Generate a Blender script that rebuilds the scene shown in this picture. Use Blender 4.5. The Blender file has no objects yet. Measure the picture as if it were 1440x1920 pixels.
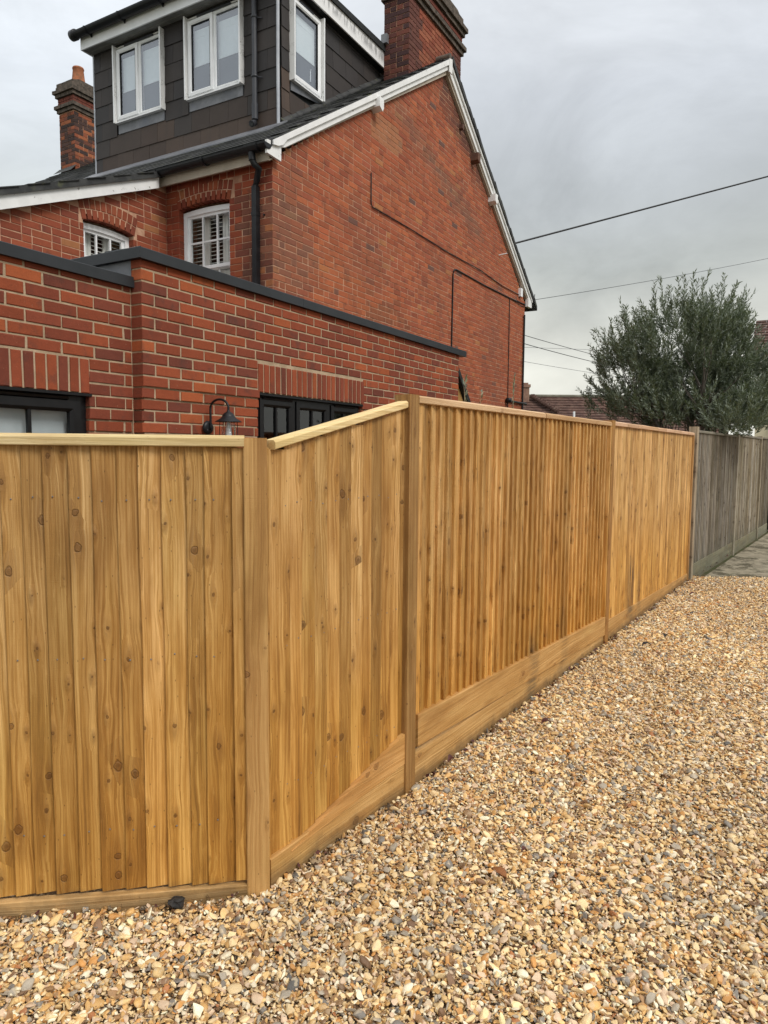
import bpy, math, random
import numpy as np
from math import sin, cos, pi, radians, sqrt, exp, hypot, atan2
from mathutils import Vector, Matrix, noise as mnoise

S = bpy.context.scene
RND = random.Random(7)
NPR = np.random.RandomState(11)

# ------------------------------------------------------------------ camera, sky, sun, exposure
FPX, PITCH, ROLL, EYE = 1320.0, radians(-4.9), radians(0.45), 1.55
cf = Vector((0, cos(PITCH), sin(PITCH)))
r0 = Vector((1, 0, 0)); u0 = r0.cross(cf)
cr = cos(ROLL) * r0 + sin(ROLL) * u0
cu = -sin(ROLL) * r0 + cos(ROLL) * u0
CAM = Vector((0, 0, EYE))
cd = bpy.data.cameras.new('camera')
cam = bpy.data.objects.new('camera', cd)
S.collection.objects.link(cam)
cam.matrix_world = Matrix(((cr.x, cu.x, -cf.x, 0), (cr.y, cu.y, -cf.y, 0), (cr.z, cu.z, -cf.z, EYE), (0, 0, 0, 1)))
cd.sensor_fit = 'HORIZONTAL'; cd.sensor_width = 36.0; cd.lens = FPX / 1440 * 36
cd.clip_start = 0.05; cd.clip_end = 2000
S.camera = cam

S.view_settings.view_transform = 'Standard'
S.view_settings.look = 'None'
S.view_settings.gamma = 1.0
S.view_settings.use_curve_mapping = False
EXPO = 0.55
S.view_settings.exposure = EXPO

SUN_EL, SUN_AZ = radians(46), radians(136)      # azimuth clockwise from +Y: behind the camera, to the right
sd = bpy.data.lights.new('sun', 'SUN'); sd.energy = 1.5; sd.angle = radians(24); sd.color = (1.0, 0.965, 0.91)
sun = bpy.data.objects.new('sun', sd); S.collection.objects.link(sun)
sdir = Vector((sin(SUN_AZ) * cos(SUN_EL), cos(SUN_AZ) * cos(SUN_EL), sin(SUN_EL)))
sun.rotation_euler = sdir.to_track_quat('Z', 'Y').to_euler()

W = bpy.data.worlds.new('World'); S.world = W; W.use_nodes = True
wt = W.node_tree; wt.nodes.clear()


class NT:
    """tiny node helper"""
    def __init__(s, tree): s.t = tree
    def n(s, kind, **kw):
        nd = s.t.nodes.new(kind)
        for k, v in kw.items():
            if k.startswith('i_'):
                key = k[2:]
                key = int(key) if key.isdigit() else key.replace('_', ' ')
                s.put(nd.inputs[key], v)
            else:
                setattr(nd, k, v)
        return nd
    def put(s, sock, v):
        if isinstance(v, bpy.types.NodeSocket): s.t.links.new(v, sock)
        else: sock.default_value = v
    def m(s, op, a, b=0.0, c=0.0, clamp=False):
        nd = s.t.nodes.new('ShaderNodeMath'); nd.operation = op; nd.use_clamp = clamp
        s.put(nd.inputs[0], a); s.put(nd.inputs[1], b); s.put(nd.inputs[2], c)
        return nd.outputs[0]
    def v(s, op, a, b=(0, 0, 0)):
        nd = s.t.nodes.new('ShaderNodeVectorMath'); nd.operation = op
        s.put(nd.inputs[0], a)
        if op == 'SCALE': s.put(nd.inputs[3], b)
        else: s.put(nd.inputs[1], b)
        return nd.outputs['Value'] if op in ('LENGTH', 'DOT_PRODUCT') else nd.outputs[0]
    def xyz(s, x, y, z):
        nd = s.t.nodes.new('ShaderNodeCombineXYZ')
        s.put(nd.inputs[0], x); s.put(nd.inputs[1], y); s.put(nd.inputs[2], z); return nd.outputs[0]
    def sep(s, v):
        nd = s.t.nodes.new('ShaderNodeSeparateXYZ'); s.put(nd.inputs[0], v); return nd.outputs
    def noise(s, vec, scale=5, detail=3, rough=.55, dist=0.0, dim='3D'):
        nd = s.t.nodes.new('ShaderNodeTexNoise'); nd.noise_dimensions = dim
        s.put(nd.inputs['Vector'], vec); s.put(nd.inputs['Scale'], scale)
        s.put(nd.inputs['Detail'], detail); s.put(nd.inputs['Roughness'], rough); s.put(nd.inputs['Distortion'], dist)
        return nd.outputs[0]
    def mix(s, f, a, b, blend='MIX'):
        nd = s.t.nodes.new('ShaderNodeMix'); nd.data_type = 'RGBA'; nd.blend_type = blend
        s.put(nd.inputs[0], f)
        for k, x in ((6, a), (7, b)):
            s.put(nd.inputs[k], x if isinstance(x, bpy.types.NodeSocket) else (x[0], x[1], x[2], 1))
        return nd.outputs[2]
    def ramp(s, f, stops, interp='LINEAR'):
        nd = s.t.nodes.new('ShaderNodeValToRGB'); cr_ = nd.color_ramp; cr_.interpolation = interp
        while len(cr_.elements) < len(stops): cr_.elements.new(0.5)
        for e, (p, c) in zip(cr_.elements, stops):
            e.position = p; e.color = (c[0], c[1], c[2], 1) if not isinstance(c, (int, float)) else (c, c, c, 1)
        s.put(nd.inputs[0], f); return nd.outputs[0]
    def step(s, v, lo, hi):
        nd = s.t.nodes.new('ShaderNodeMapRange'); nd.interpolation_type = 'SMOOTHSTEP'
        s.put(nd.inputs[0], v); s.put(nd.inputs[1], lo); s.put(nd.inputs[2], hi)
        nd.inputs[3].default_value = 0; nd.inputs[4].default_value = 1
        return nd.outputs[0]


w = NT(wt)
geo = w.n('ShaderNodeTexCoord')
dirv = w.v('NORMALIZE', geo.outputs['Generated'])
dx, dy, dz = w.sep(dirv)
cl = w.noise(w.xyz(dx, dy, w.m('MULTIPLY', dz, 2.6)), 2.3, 5, .55, .4)
cl2 = w.noise(w.xyz(dx, dy, w.m('MULTIPLY', dz, 2.0)), 6.0, 4, .5, .2)
hz = w.m('ADD', dz, w.m('MULTIPLY', w.m('SUBTRACT', cl, .5), .13))
sky = w.ramp(hz, [(0.0, (.84, .84, .76)), (.095, (.84, .84, .765)), (.165, (.64, .65, .605)), (.235, (.475, .50, .485)), (.33, (.50, .53, .55)),
                  (.43, (.62, .655, .70)), (.58, (.80, .83, .87)), (1.0, (1.0, 1.0, 1.0))])
sky = w.mix(w.step(dx, .18, -.35), sky, w.mix(1.0, sky, (1.27, 1.28, 1.28), 'MULTIPLY'))
cl3 = w.noise(w.xyz(dx, dy, w.m('MULTIPLY', dz, 2.2)), 3.2, 6, .62, .8)
mod = w.m('ADD', .585, w.m('ADD', w.m('MULTIPLY', cl2, .23), w.m('MULTIPLY', cl3, .60)))
sky = w.mix(1.0, sky, w.xyz(mod, mod, mod), 'MULTIPLY')
bg = w.n('ShaderNodeBackground', i_Color=sky, i_Strength=1.12 / 2 ** EXPO)
nish = w.n('ShaderNodeTexSky', sky_type='NISHITA', sun_disc=False, sun_elevation=SUN_EL, sun_rotation=SUN_AZ, air_density=1.5, dust_density=4.0)
bg2 = w.n('ShaderNodeBackground', i_Color=nish.outputs[0], i_Strength=0.06)
mx = w.n('ShaderNodeMixShader', i_0=.93); wt.links.new(bg2.outputs[0], mx.inputs[1]); wt.links.new(bg.outputs[0], mx.inputs[2])
wo = w.n('ShaderNodeOutputWorld'); wt.links.new(mx.outputs[0], wo.inputs[0])

# ------------------------------------------------------------------ helpers
def V(*a): return Vector(a)
AZ = radians(29.65)
D1 = V(sin(AZ), cos(AZ), 0)                    # along the gable, away from the camera
D2 = V(-cos(AZ), sin(AZ), 0)                   # to the left and away
E0 = V(-1.57, 4.62, 0)                         # outer corner of the rear extension
P0 = V(-1.258, 8.05, 0)                        # near corner of the house
UP = V(0, 0, 1)


class Fr:
    """a wall frame: s along, n out of the wall, z up"""
    def __init__(s, o, a, n): s.o, s.a, s.n = Vector(o), Vector(a), Vector(n)
    def p(s, x, y, z): return s.o + s.a * x + s.n * y + UP * z


WORLD = {}


def link(name, me, mat=None, parent=None, M=None):
    o = bpy.data.objects.new(name, me); S.collection.objects.link(o)
    M = M or Matrix.Identity(4)
    WORLD[o.name] = M
    if mat is not None and me is not None and not me.materials: me.materials.append(mat)
    if parent is not None:
        o.parent = parent; o.matrix_parent_inverse = WORLD[parent.name].inverted()
    o.matrix_basis = M
    return o


def tag(o, label=None, cat=None, group=None, kind=None):
    for k, v in (('label', label), ('category', cat), ('group', group), ('kind', kind)):
        if v: o[k] = v
    return o


def thing(name, loc, label, cat, group=None):
    o = bpy.data.objects.new(name, None); S.collection.objects.link(o)
    M = Matrix.Translation(loc); WORLD[o.name] = M; o.matrix_basis = M; o.empty_display_size = .1
    return tag(o, label, cat, group)


class MB:
    def __init__(s): s.v, s.f, s.c, s.sm = [], [], [], []
    def face(s, pts, col=None, smooth=False):
        i = len(s.v); s.v += [tuple(p) for p in pts]; s.f.append(tuple(range(i, i + len(pts)))); s.c.append(col); s.sm.append(smooth)
    def mesh(s, vs, fs, col=None, smooth=False):
        i = len(s.v); s.v += [tuple(p) for p in vs]
        for f in fs: s.f.append(tuple(i + k for k in f)); s.c.append(col); s.sm.append(smooth)
    def box(s, fr, s0, s1, n0, n1, z0, z1, col=None):
        P = [fr.p(a, b, c) for c in (z0, z1) for b in (n0, n1) for a in (s0, s1)]
        s.mesh(P, [(0, 1, 3, 2), (4, 6, 7, 5), (0, 4, 5, 1), (1, 5, 7, 3), (3, 7, 6, 2), (2, 6, 4, 0)], col)
    def prism(s, fr, poly, n0, n1, col=None):
        k = len(poly)
        P = [fr.p(a, n0, z) for a, z in poly] + [fr.p(a, n1, z) for a, z in poly]
        s.mesh(P, [tuple(range(k)), tuple(range(2 * k - 1, k - 1, -1))] + [(i, i + k, (i + 1) % k + k, (i + 1) % k) for i in range(k)], col)
    def prof(s, fr, poly, s0, s1, col=None, smooth=False):
        """profile in (n, z) swept along s"""
        k = len(poly)
        P = [fr.p(s0, a, z) for a, z in poly] + [fr.p(s1, a, z) for a, z in poly]
        s.mesh(P, [tuple(range(k)), tuple(range(2 * k - 1, k - 1, -1))] + [(i, i + k, (i + 1) % k + k, (i + 1) % k) for i in range(k)], col, smooth)
    def tube(s, pts, rad, seg=8, col=None, caps=True):
        pts = [Vector(p) for p in pts]
        rads = rad if isinstance(rad, (list, tuple)) else [rad] * len(pts)
        rings = []
        for i, p in enumerate(pts):
            t = (pts[min(i + 1, len(pts) - 1)] - pts[max(i - 1, 0)]).normalized()
            q = t.cross(V(.13, .21, .97) if abs(t.z) < .9 else V(1, .2, 0)).normalized(); b = t.cross(q)
            rings.append([p + (q * cos(2 * pi * k / seg) + b * sin(2 * pi * k / seg)) * rads[i] for k in range(seg)])
        P = [x for r in rings for x in r]; F = []
        for i in range(len(pts) - 1):
            for k in range(seg):
                a, b_ = i * seg + k, i * seg + (k + 1) % seg
                F.append((a, b_, b_ + seg, a + seg))
        s.mesh(P, F, col, True)
        if caps:
            s.face(rings[0][::-1], col); s.face(rings[-1], col)
    def lathe(s, c, prof, seg=20, col=None, axis=UP, smooth=True):
        c = Vector(c); axis = Vector(axis).normalized()
        q = axis.cross(V(1, 0, 0) if abs(axis.x) < .9 else V(0, 1, 0)).normalized(); b = axis.cross(q)
        P = [c + axis * z + (q * cos(2 * pi * k / seg) + b * sin(2 * pi * k / seg)) * r for r, z in prof for k in range(seg)]
        F = [(i * seg + k, i * seg + (k + 1) % seg, (i + 1) * seg + (k + 1) % seg, (i + 1) * seg + k) for i in range(len(prof) - 1) for k in range(seg)]
        s.mesh(P, F, col, smooth)
    def me(s, name, attr=False):
        me = bpy.data.meshes.new(name); me.from_pydata(s.v, [], s.f); me.update()
        if any(s.sm): me.polygons.foreach_set('use_smooth', s.sm)
        if attr:
            a = me.color_attributes.new('bcol', 'FLOAT_COLOR', 'CORNER')
            out = []
            for f, c in zip(s.f, s.c):
                c = c or (.5, .5, .5); out += [c[0], c[1], c[2], 1.0] * len(f)
            a.data.foreach_set('color', out)
        return me
    def build(s, name, mat, parent=None, attr=False, M=None, fix=True):
        me = s.me(name, attr)
        if fix:
            import bmesh
            bm = bmesh.new(); bm.from_mesh(me); bmesh.ops.recalc_face_normals(bm, faces=bm.faces); bm.to_mesh(me); bm.free()
        return link(name, me, mat, parent, M)


def proj(P):
    d = Vector(P) - CAM; z = d.dot(cf)
    if z < .05: return (-9999, -9999, z)
    return 720 + FPX * d.dot(cr) / z, 960 - FPX * d.dot(cu) / z, z


def fnoise(*a): return mnoise.noise(Vector(a))

# ------------------------------------------------------------------ materials
def mat(name, build):
    m = bpy.data.materials.new(name); m.use_nodes = True
    t = m.node_tree; t.nodes.clear(); k = NT(t)
    out = k.n('ShaderNodeOutputMaterial')
    sh = build(k)
    t.links.new(sh, out.inputs[0]); return m


def princ(k, col, rough=.7, bump=None, bstr=.3, bdist=.003, spec=.5, metal=0.0):
    p = k.n('ShaderNodeBsdfPrincipled')
    k.put(p.inputs['Base Color'], col if isinstance(col, bpy.types.NodeSocket) else (*col, 1))
    k.put(p.inputs['Roughness'], rough); p.inputs['Specular IOR Level'].default_value = spec; p.inputs['Metallic'].default_value = metal
    if bump is not None:
        b = k.n('ShaderNodeBump', i_Strength=bstr, i_Distance=bdist, i_Height=bump); k.t.links.new(b.outputs[0], p.inputs['Normal'])
    return p.outputs[0]


def worldpos(k): return k.n('ShaderNodeNewGeometry').outputs['Position']


def mottled(name, c1, c2, scale=6, rough=.6, bstr=.2, bscale=60, spec=.4, c3=None, s3=2.0, lo3=.5, hi3=.7, metal=0.0, objspace=False):
    def b(k):
        P = k.n('ShaderNodeTexCoord').outputs['Object'] if objspace else worldpos(k)
        f = k.noise(P, scale, 5, .6)
        col = k.mix(k.step(f, .35, .65), c1, c2)
        if c3: col = k.mix(k.step(k.noise(P, s3, 5, .65), lo3, hi3), col, c3)
        return princ(k, col, rough, k.noise(P, bscale, 4, .6), bstr, .004, spec, metal)
    return mat(name, b)


def brick_mat(name, stuff, rough=.85, chips=.5, dirt=(.05, .04, .035)):
    def b(k):
        if stuff: base = k.n('ShaderNodeAttribute', attribute_name='bcol').outputs['Color']
        else: base = k.n('ShaderNodeObjectInfo').outputs['Color']
        P = worldpos(k)
        f = k.noise(P, 22, 4, .6); g = k.noise(P, 120, 3, .6); h = k.noise(P, 7, 4, .6)
        v = k.m('ADD', .72, k.m('ADD', k.m('MULTIPLY', f, .34), k.m('MULTIPLY', g, .24)))
        col = k.mix(1.0, base, k.xyz(v, v, v), 'MULTIPLY')
        col = k.mix(k.m('MULTIPLY', k.step(h, .54, .72), .38), col, dirt)
        ed = k.step(k.noise(P, 38, 4, .7), .58, .68); col = k.mix(k.m('MULTIPLY', ed, .30), col, k.mix(1.0, col, (1.5, 1.35, 1.2), 'MULTIPLY'))
        fleck = k.step(k.noise(P, 75, 2, .5), .70, .78)
        col = k.mix(k.m('MULTIPLY', fleck, chips), col, (.42, .25, .16))
        hole = k.step(k.noise(P, 160, 2, .5), .66, .74)
        col = k.mix(k.m('MULTIPLY', hole, .6), col, (.06, .03, .02))
        hgt = k.m('SUBTRACT', k.m('ADD', g, k.m('MULTIPLY', f, .8)), k.m('MULTIPLY', hole, .6))
        return princ(k, col, rough, hgt, .55, .004, .25)
    return mat(name, b)


M_BRICK = brick_mat('brick_red', False); M_BRICK_S = brick_mat('brick_red_joined', True)


def mortar(name, c1, c2, c3):
    def b(k):
        P = worldpos(k)
        col = k.mix(k.step(k.noise(P, 9, 5, .65), .35, .65), c1, c2)
        col = k.mix(k.step(k.noise(P, 2.3, 4, .6), .52, .68), col, c3)
        sp = k.noise(P, 260, 2, .5)
        v = k.m('ADD', .7, k.m('MULTIPLY', sp, .6))
        col = k.mix(1.0, col, k.xyz(v, v, v), 'MULTIPLY')
        return princ(k, col, .95, k.noise(P, 140, 4, .7), .8, .004, .1)
    return mat(name, b)


M_MORT_NEW = mortar('mortar_new', (.49, .37, .25), (.37, .275, .18), (.43, .32, .21))
M_MORT_OLD = mortar('mortar_old', (.56, .35, .235), (.44, .24, .155), (.33, .17, .11))


def wood_mat(name, cols, axis='z', knots=1.0, grey=0.0, wear=0.0, tint=1.0, rough=.62, kscale=1.0, warm=False, stain=None):
    """cols: dark latewood, mid, light; grain runs along the object's own axis"""
    def b(k):
        tc = k.n('ShaderNodeTexCoord').outputs['Object']
        oi = k.n('ShaderNodeObjectInfo'); rnd = oi.outputs['Random']
        x, y, z = k.sep(tc)
        if axis == 'z': a, l = k.m('ADD', x, k.m('MULTIPLY', y, .7)), z
        elif axis == 'x': a, l = k.m('ADD', z, k.m('MULTIPLY', y, .7)), x
        off = k.m('MULTIPLY', rnd, 53.7)
        # knots
        da_ = k.m('MULTIPLY', k.m('SUBTRACT', k.noise(tc, 34, 2, .5), .5), .012); dl_ = k.m('MULTIPLY', k.m('SUBTRACT', k.noise(k.v('ADD', tc, (3.1, 7.7, 1.3)), 30, 2, .5), .5), .016)
        a0, l0 = a, l
        a = k.m('ADD', a, da_); l = k.m('ADD', l, dl_)
        ca = k.m('ADD', k.m('DIVIDE', a, .105 * kscale), off); clg = k.m('ADD', k.m('DIVIDE', l, .21 * kscale), k.m('MULTIPLY', rnd, 91.3))
        vor = k.n('ShaderNodeTexVoronoi', voronoi_dimensions='2D', feature='F1', i_Vector=k.xyz(ca, clg, 0), i_Scale=1.0, i_Randomness=1.0)
        px, py, pz = k.sep(vor.outputs['Position'])
        da = k.m('MULTIPLY', k.m('SUBTRACT', ca, px), .105 * kscale); dl = k.m('MULTIPLY', k.m('SUBTRACT', clg, py), .21 * kscale)
        dd = k.m('SQRT', k.m('ADD', k.m('MULTIPLY', da, da), k.m('MULTIPLY', k.m('MULTIPLY', dl, dl), .62)))
        wob = k.m('MULTIPLY', k.m('SUBTRACT', k.noise(tc, 75, 3), .5), .010)
        a, l = a0, l0
        dd = k.m('ADD', dd, wob)
        kr = k.sep(vor.outputs['Color'])[0]
        exist = k.step(kr, .26, .29)
        rad = k.m('ADD', .0030, k.m('MULTIPLY', k.m('POWER', kr, 5.0), .0115))
        knot = k.m('MULTIPLY', exist, k.m('SUBTRACT', 1.0, k.step(dd, k.m('MULTIPLY', rad, .78), k.m('MULTIPLY', rad, 1.18))))
        core = k.m('MULTIPLY', exist, k.m('SUBTRACT', 1.0, k.step(dd, k.m('MULTIPLY', rad, .3), k.m('MULTIPLY', rad, .75))))
        rim = k.m('MULTIPLY', exist, k.m('SUBTRACT', 1.0, k.step(k.m('ABSOLUTE', k.m('SUBTRACT', dd, rad)), 0.0, k.m('MULTIPLY', rad, .28))))
        hd = k.m('SQRT', k.m('ADD', k.m('MULTIPLY', da, da), k.m('MULTIPLY', k.m('MULTIPLY', dl, dl), .12)))
        halo = k.m('MULTIPLY', exist, k.m('SUBTRACT', 1.0, k.step(hd, k.m('MULTIPLY', rad, .9), k.m('MULTIPLY', rad, 4.6))))
        # grain, bent round the knots
        fall = k.m('MULTIPLY', k.m('EXPONENT', k.m('MULTIPLY', k.m('MULTIPLY', hd, hd), -1.0 / (.022 ** 2))), exist)
        g = k.m('SUBTRACT', a, k.m('MULTIPLY', k.m('MULTIPLY', da, fall), .85))
        warp = k.noise(k.xyz(k.m('MULTIPLY', a, 5.0), k.m('MULTIPLY', l, 1.1), off), 1.0, 2, .5)
        g = k.m('ADD', g, k.m('MULTIPLY', k.m('SUBTRACT', warp, .5), .055))
        ln = k.m('MULTIPLY', l, 1.0)
        fine = k.noise(k.xyz(k.m('MULTIPLY', g, 420), k.m('MULTIPLY', ln, 5.0), off), 1.0, 3, .6)
        ring = k.noise(k.xyz(k.m('MULTIPLY', g, 120), k.m('MULTIPLY', ln, .8), off), 1.0, 2, .5)
        broad = k.noise(k.xyz(k.m('MULTIPLY', g, 22), k.m('MULTIPLY', ln, 1.6), off), 1.0, 3, .5)
        blot = k.noise(k.xyz(k.m('MULTIPLY', a, 14), k.m('MULTIPLY', l, 3.2), off), 1.0, 4, .6)
        t = k.m('ADD', k.m('MULTIPLY', fine, .22), k.m('ADD', k.m('MULTIPLY', ring, .33), k.m('ADD', k.m('MULTIPLY', broad, .27), k.m('MULTIPLY', blot, .18))))
        col = k.ramp(t, [(.31, cols[0]), (.47, cols[1]), (.64, cols[2])])
        hue = k.ramp(rnd, [(0.0, (.80, .76, .66)), (.2, (1.05, 1.02, .98)), (.4, (.90, .90, .86)), (.55, (1.12, 1.13, 1.15)), (.7, (.92, .86, .72)), (.85, (1.08, 1.1, 1.12)), (1.0, (.86, .86, .84))], 'CONSTANT')
        col = k.mix(.85, col, k.mix(1.0, col, hue, 'MULTIPLY'))
        olive = k.step(k.noise(k.xyz(k.m('MULTIPLY', a, 6), k.m('MULTIPLY', l, 1.3), k.m('ADD', off, 31)), 1.0, 3, .55), .50, .70)
        col = k.mix(k.m('MULTIPLY', olive, .35), col, k.mix(1.0, col, (.80, .86, .70), 'MULTIPLY'))
        wet = k.step(k.noise(k.xyz(k.m('MULTIPLY', a, 9), k.m('MULTIPLY', l, 2.0), k.m('ADD', off, 7)), 1.0, 3, .55), .50, .74)
        col = k.mix(k.m('MULTIPLY', wet, .62), col, k.mix(1.0, col, (.60, .52, .40), 'MULTIPLY'))
        pale = k.step(k.noise(k.xyz(k.m('MULTIPLY', a, 40), k.m('MULTIPLY', l, 9.0), k.m('ADD', off, 17)), 1.0, 4, .65), .60, .76)
        col = k.mix(k.m('MULTIPLY', pale, .30), col, cols[2])
        kd = (cols[0][0] * .42, cols[0][1] * .36, cols[0][2] * .34)
        km = (cols[0][0] * .85, cols[0][1] * .72, cols[0][2] * .6)
        col = k.mix(k.m('MULTIPLY', k.m('MULTIPLY', halo, k.step(fine, .35, .6)), .55 * knots), col, km)
        kring = k.m('ADD', .5, k.m('MULTIPLY', k.m('SINE', k.m('MULTIPLY', dd, 2600.0)), .5))
        col = k.mix(k.m('MULTIPLY', knot, k.m('MULTIPLY', k.m('ADD', .45, k.m('MULTIPLY', kring, .35)), knots)), col, km)
        col = k.mix(k.m('MULTIPLY', core, k.m('MULTIPLY', k.m('FRACT', k.m('MULTIPLY', kr, 17.0)), .6 * knots)), col, kd)
        col = k.mix(k.m('MULTIPLY', rim, .55 * knots), col, kd)
        # pin knots and nails
        nail = k.n('ShaderNodeTexVoronoi', voronoi_dimensions='2D', feature='F1', i_Vector=k.xyz(k.m('ADD', k.m('MULTIPLY', a, 16), off), k.m('ADD', k.m('MULTIPLY', l, 8), off), 0), i_Scale=1.0)
        nd = k.m('MULTIPLY', k.m('SUBTRACT', 1.0, k.step(nail.outputs['Distance'], .018, .034)), k.step(k.sep(nail.outputs['Color'])[0], .25, .3))
        col = k.mix(k.m('MULTIPLY', nd, .7 * knots), col, kd)
        col = k.mix(1.0, col, oi.outputs['Color'], 'MULTIPLY')
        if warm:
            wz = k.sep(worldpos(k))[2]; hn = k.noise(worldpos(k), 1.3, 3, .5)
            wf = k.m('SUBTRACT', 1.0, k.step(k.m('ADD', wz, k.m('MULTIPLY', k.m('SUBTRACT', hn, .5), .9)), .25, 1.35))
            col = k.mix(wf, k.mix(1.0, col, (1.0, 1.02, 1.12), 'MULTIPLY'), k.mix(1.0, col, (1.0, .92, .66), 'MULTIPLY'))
        if stain:
            wq = k.sep(worldpos(k))
            dmp = k.m('SUBTRACT', 1.0, k.step(k.m('ADD', wq[2], k.m('MULTIPLY', k.m('SUBTRACT', k.noise(worldpos(k), 11, 4, .6), .5), .11)), .0, .075))
            col = k.mix(k.m('MULTIPLY', dmp, .62), col, (.085, .055, .028))
            for (sx, sy, zz, hh, rr_, am) in stain:
                dh = k.m('SQRT', k.m('ADD', k.m('POWER', k.m('ABSOLUTE', k.m('SUBTRACT', wq[0], sx)), 2.0), k.m('POWER', k.m('ABSOLUTE', k.m('SUBTRACT', wq[1], sy)), 2.0)))
                q1 = k.m('SUBTRACT', 1.0, k.step(k.m('ADD', dh, k.m('MULTIPLY', k.m('SUBTRACT', k.noise(worldpos(k), 9, 4), .5), .12)), rr_ * .15, rr_))
                q2 = k.m('SUBTRACT', 1.0, k.step(k.m('ABSOLUTE', k.m('SUBTRACT', wq[2], zz)), hh * .4, hh))
                stk = k.step(k.noise(k.xyz(k.m('MULTIPLY', a, 60), k.m('MULTIPLY', l, 3), off), 1.0, 4, .7), .30, .62)
                col = k.mix(k.m('MULTIPLY', k.m('MULTIPLY', q1, q2), k.m('MULTIPLY', k.m('MULTIPLY', stk, k.m('ADD', .55, k.m('MULTIPLY', rnd, .7))), am)), col, (.045, .042, .030))
        if wear:
            wp = worldpos(k)
            st = k.noise(k.xyz(k.m('MULTIPLY', k.sep(wp)[0], 9), k.m('MULTIPLY', k.sep(wp)[1], 9), k.m('MULTIPLY', k.sep(wp)[2], 1.4)), 1.0, 4, .6)
            col = k.mix(k.m('MULTIPLY', k.step(st, .55, .75), wear), col, (.05, .045, .04))
            gr = k.m('MULTIPLY', k.m('SUBTRACT', 1.0, k.step(k.sep(wp)[2], .0, .42)), k.step(k.noise(wp, 5, 4), .3, .6))
            col = k.mix(k.m('MULTIPLY', gr, .55), col, (.15, .155, .11))
        h = k.m('SUBTRACT', k.m('ADD', k.m('MULTIPLY', fine, .9), k.m('MULTIPLY', ring, .8)), k.m('MULTIPLY', rim, .7))
        saw = k.noise(k.xyz(k.m('MULTIPLY', a, 12), k.m('MULTIPLY', l, 520), off), 1.0, 1, .5)
        h = k.m('ADD', h, k.m('MULTIPLY', saw, .22)); h = k.m('ADD', h, k.m('MULTIPLY', halo, 1.2))
        return princ(k, col, rough, h, .85, .0030, .4)
    return mat(name, b)


WOODC = ((.145, .066, .015), (.420, .220, .058), (.745, .48, .20))
STAINS = [(2.245, 6.35, .30, .40, .17, 1.0), (2.40, 6.62, .22, .30, .12, .6), (.93, 4.37, .20, .34, .13, .8), (1.25, 4.85, .25, .36, .12, .5)]
M_WOOD = wood_mat('wood_new', WOODC, 'z', kscale=.82, knots=.85, warm=True, stain=STAINS)
M_WOOD_POST = wood_mat('wood_post', ((.19, .090, .024), (.365, .190, .058), (.54, .325, .125)), 'z', knots=.8, kscale=1.6)
M_WOOD_H = wood_mat('wood_new_horizontal', ((.30, .160, .05), (.52, .30, .108), (.74, .49, .23)), 'x', knots=.8, kscale=1.5, stain=STAINS)
M_WOOD_CAP = wood_mat('wood_cap', ((.44, .28, .11), (.66, .48, .235), (.84, .69, .42)), 'x', knots=.6, kscale=1.8)
M_WOOD_CAPB = wood_mat('wood_cap_brown', ((.30, .17, .09), (.45, .28, .16), (.58, .40, .26)), 'x', knots=.5, kscale=1.8)
M_GREY = wood_mat('wood_weathered', ((.085, .071, .055), (.235, .205, .168), (.41, .375, .32)), 'z', knots=1.0, wear=.35, rough=.85)
M_GREY_H = wood_mat('wood_weathered_horizontal', ((.08, .065, .05), (.15, .13, .105), (.24, .22, .18)), 'x', knots=.5, wear=.3, rough=.85, kscale=1.6)

M_ALU = mottled('anthracite_metal', (.022, .025, .028), (.029, .032, .036), 3, .5, .03, 200, .35)
M_UPVC_BLACK = mottled('black_upvc', (.006, .006, .007), (.009, .009, .010), 20, .38, .03, 300, .3)
M_BLACK = mottled('black_plastic', (.008, .0085, .010), (.013, .014, .016), 12, .42, .05, 150, .3)
M_GREYPIPE = mottled('dark_grey_plastic', (.035, .037, .044), (.048, .051, .060), 8, .45, .05, 150, .4)
M_WHITE_UPVC = mottled('white_upvc', (.80, .81, .82), (.86, .87, .88), 5, .35, .02, 100, .5)
M_WHITE_OLD = mottled('white_paint_weathered', (.76, .76, .75), (.83, .83, .82), 8, .6, .3, 60, .4, c3=(.32, .31, .29), s3=11, lo3=.64, hi3=.70)
M_WHITE_STREAK = None
def _streak(k):
    P = worldpos(k); x, y, z = k.sep(P)
    a = k.m('ADD', k.m('MULTIPLY', x, D1.x), k.m('MULTIPLY', y, D1.y))
    st = k.noise(k.xyz(k.m('MULTIPLY', a, 22), 0.0, k.m('MULTIPLY', z, 3.0)), 1.0, 4, .7)
    bd = k.m('MULTIPLY', k.step(z, 7.44, 7.54), k.m('SUBTRACT', 1.0, k.step(z, 7.60, 7.66)))
    f = k.m('MULTIPLY', k.step(st, .44, .56), bd)
    return princ(k, k.mix(k.m('MULTIPLY', f, .75), (.80, .80, .80), (.24, .24, .24)), .6, k.noise(P, 60, 3), .2, .003)
M_WHITE_STREAK = mat('white_fascia_dirty', _streak)
def _mould(k):
    P = worldpos(k)
    f = k.m('MULTIPLY', k.step(k.noise(P, 3.4, 3), .50, .62), k.step(k.noise(P, 70, 5, .8), .48, .60))
    return princ(k, k.mix(k.m('MULTIPLY', f, .8), (.80, .80, .79), (.16, .16, .15)), .6)
M_MOULD = mat('white_board_mouldy', _mould)
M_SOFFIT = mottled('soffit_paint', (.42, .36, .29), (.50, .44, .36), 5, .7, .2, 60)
M_LEAD = mottled('lead', (.125, .13, .142), (.19, .195, .21), 5, .5, .25, 25, .5, c3=(.13, .14, .17), s3=3)
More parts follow.
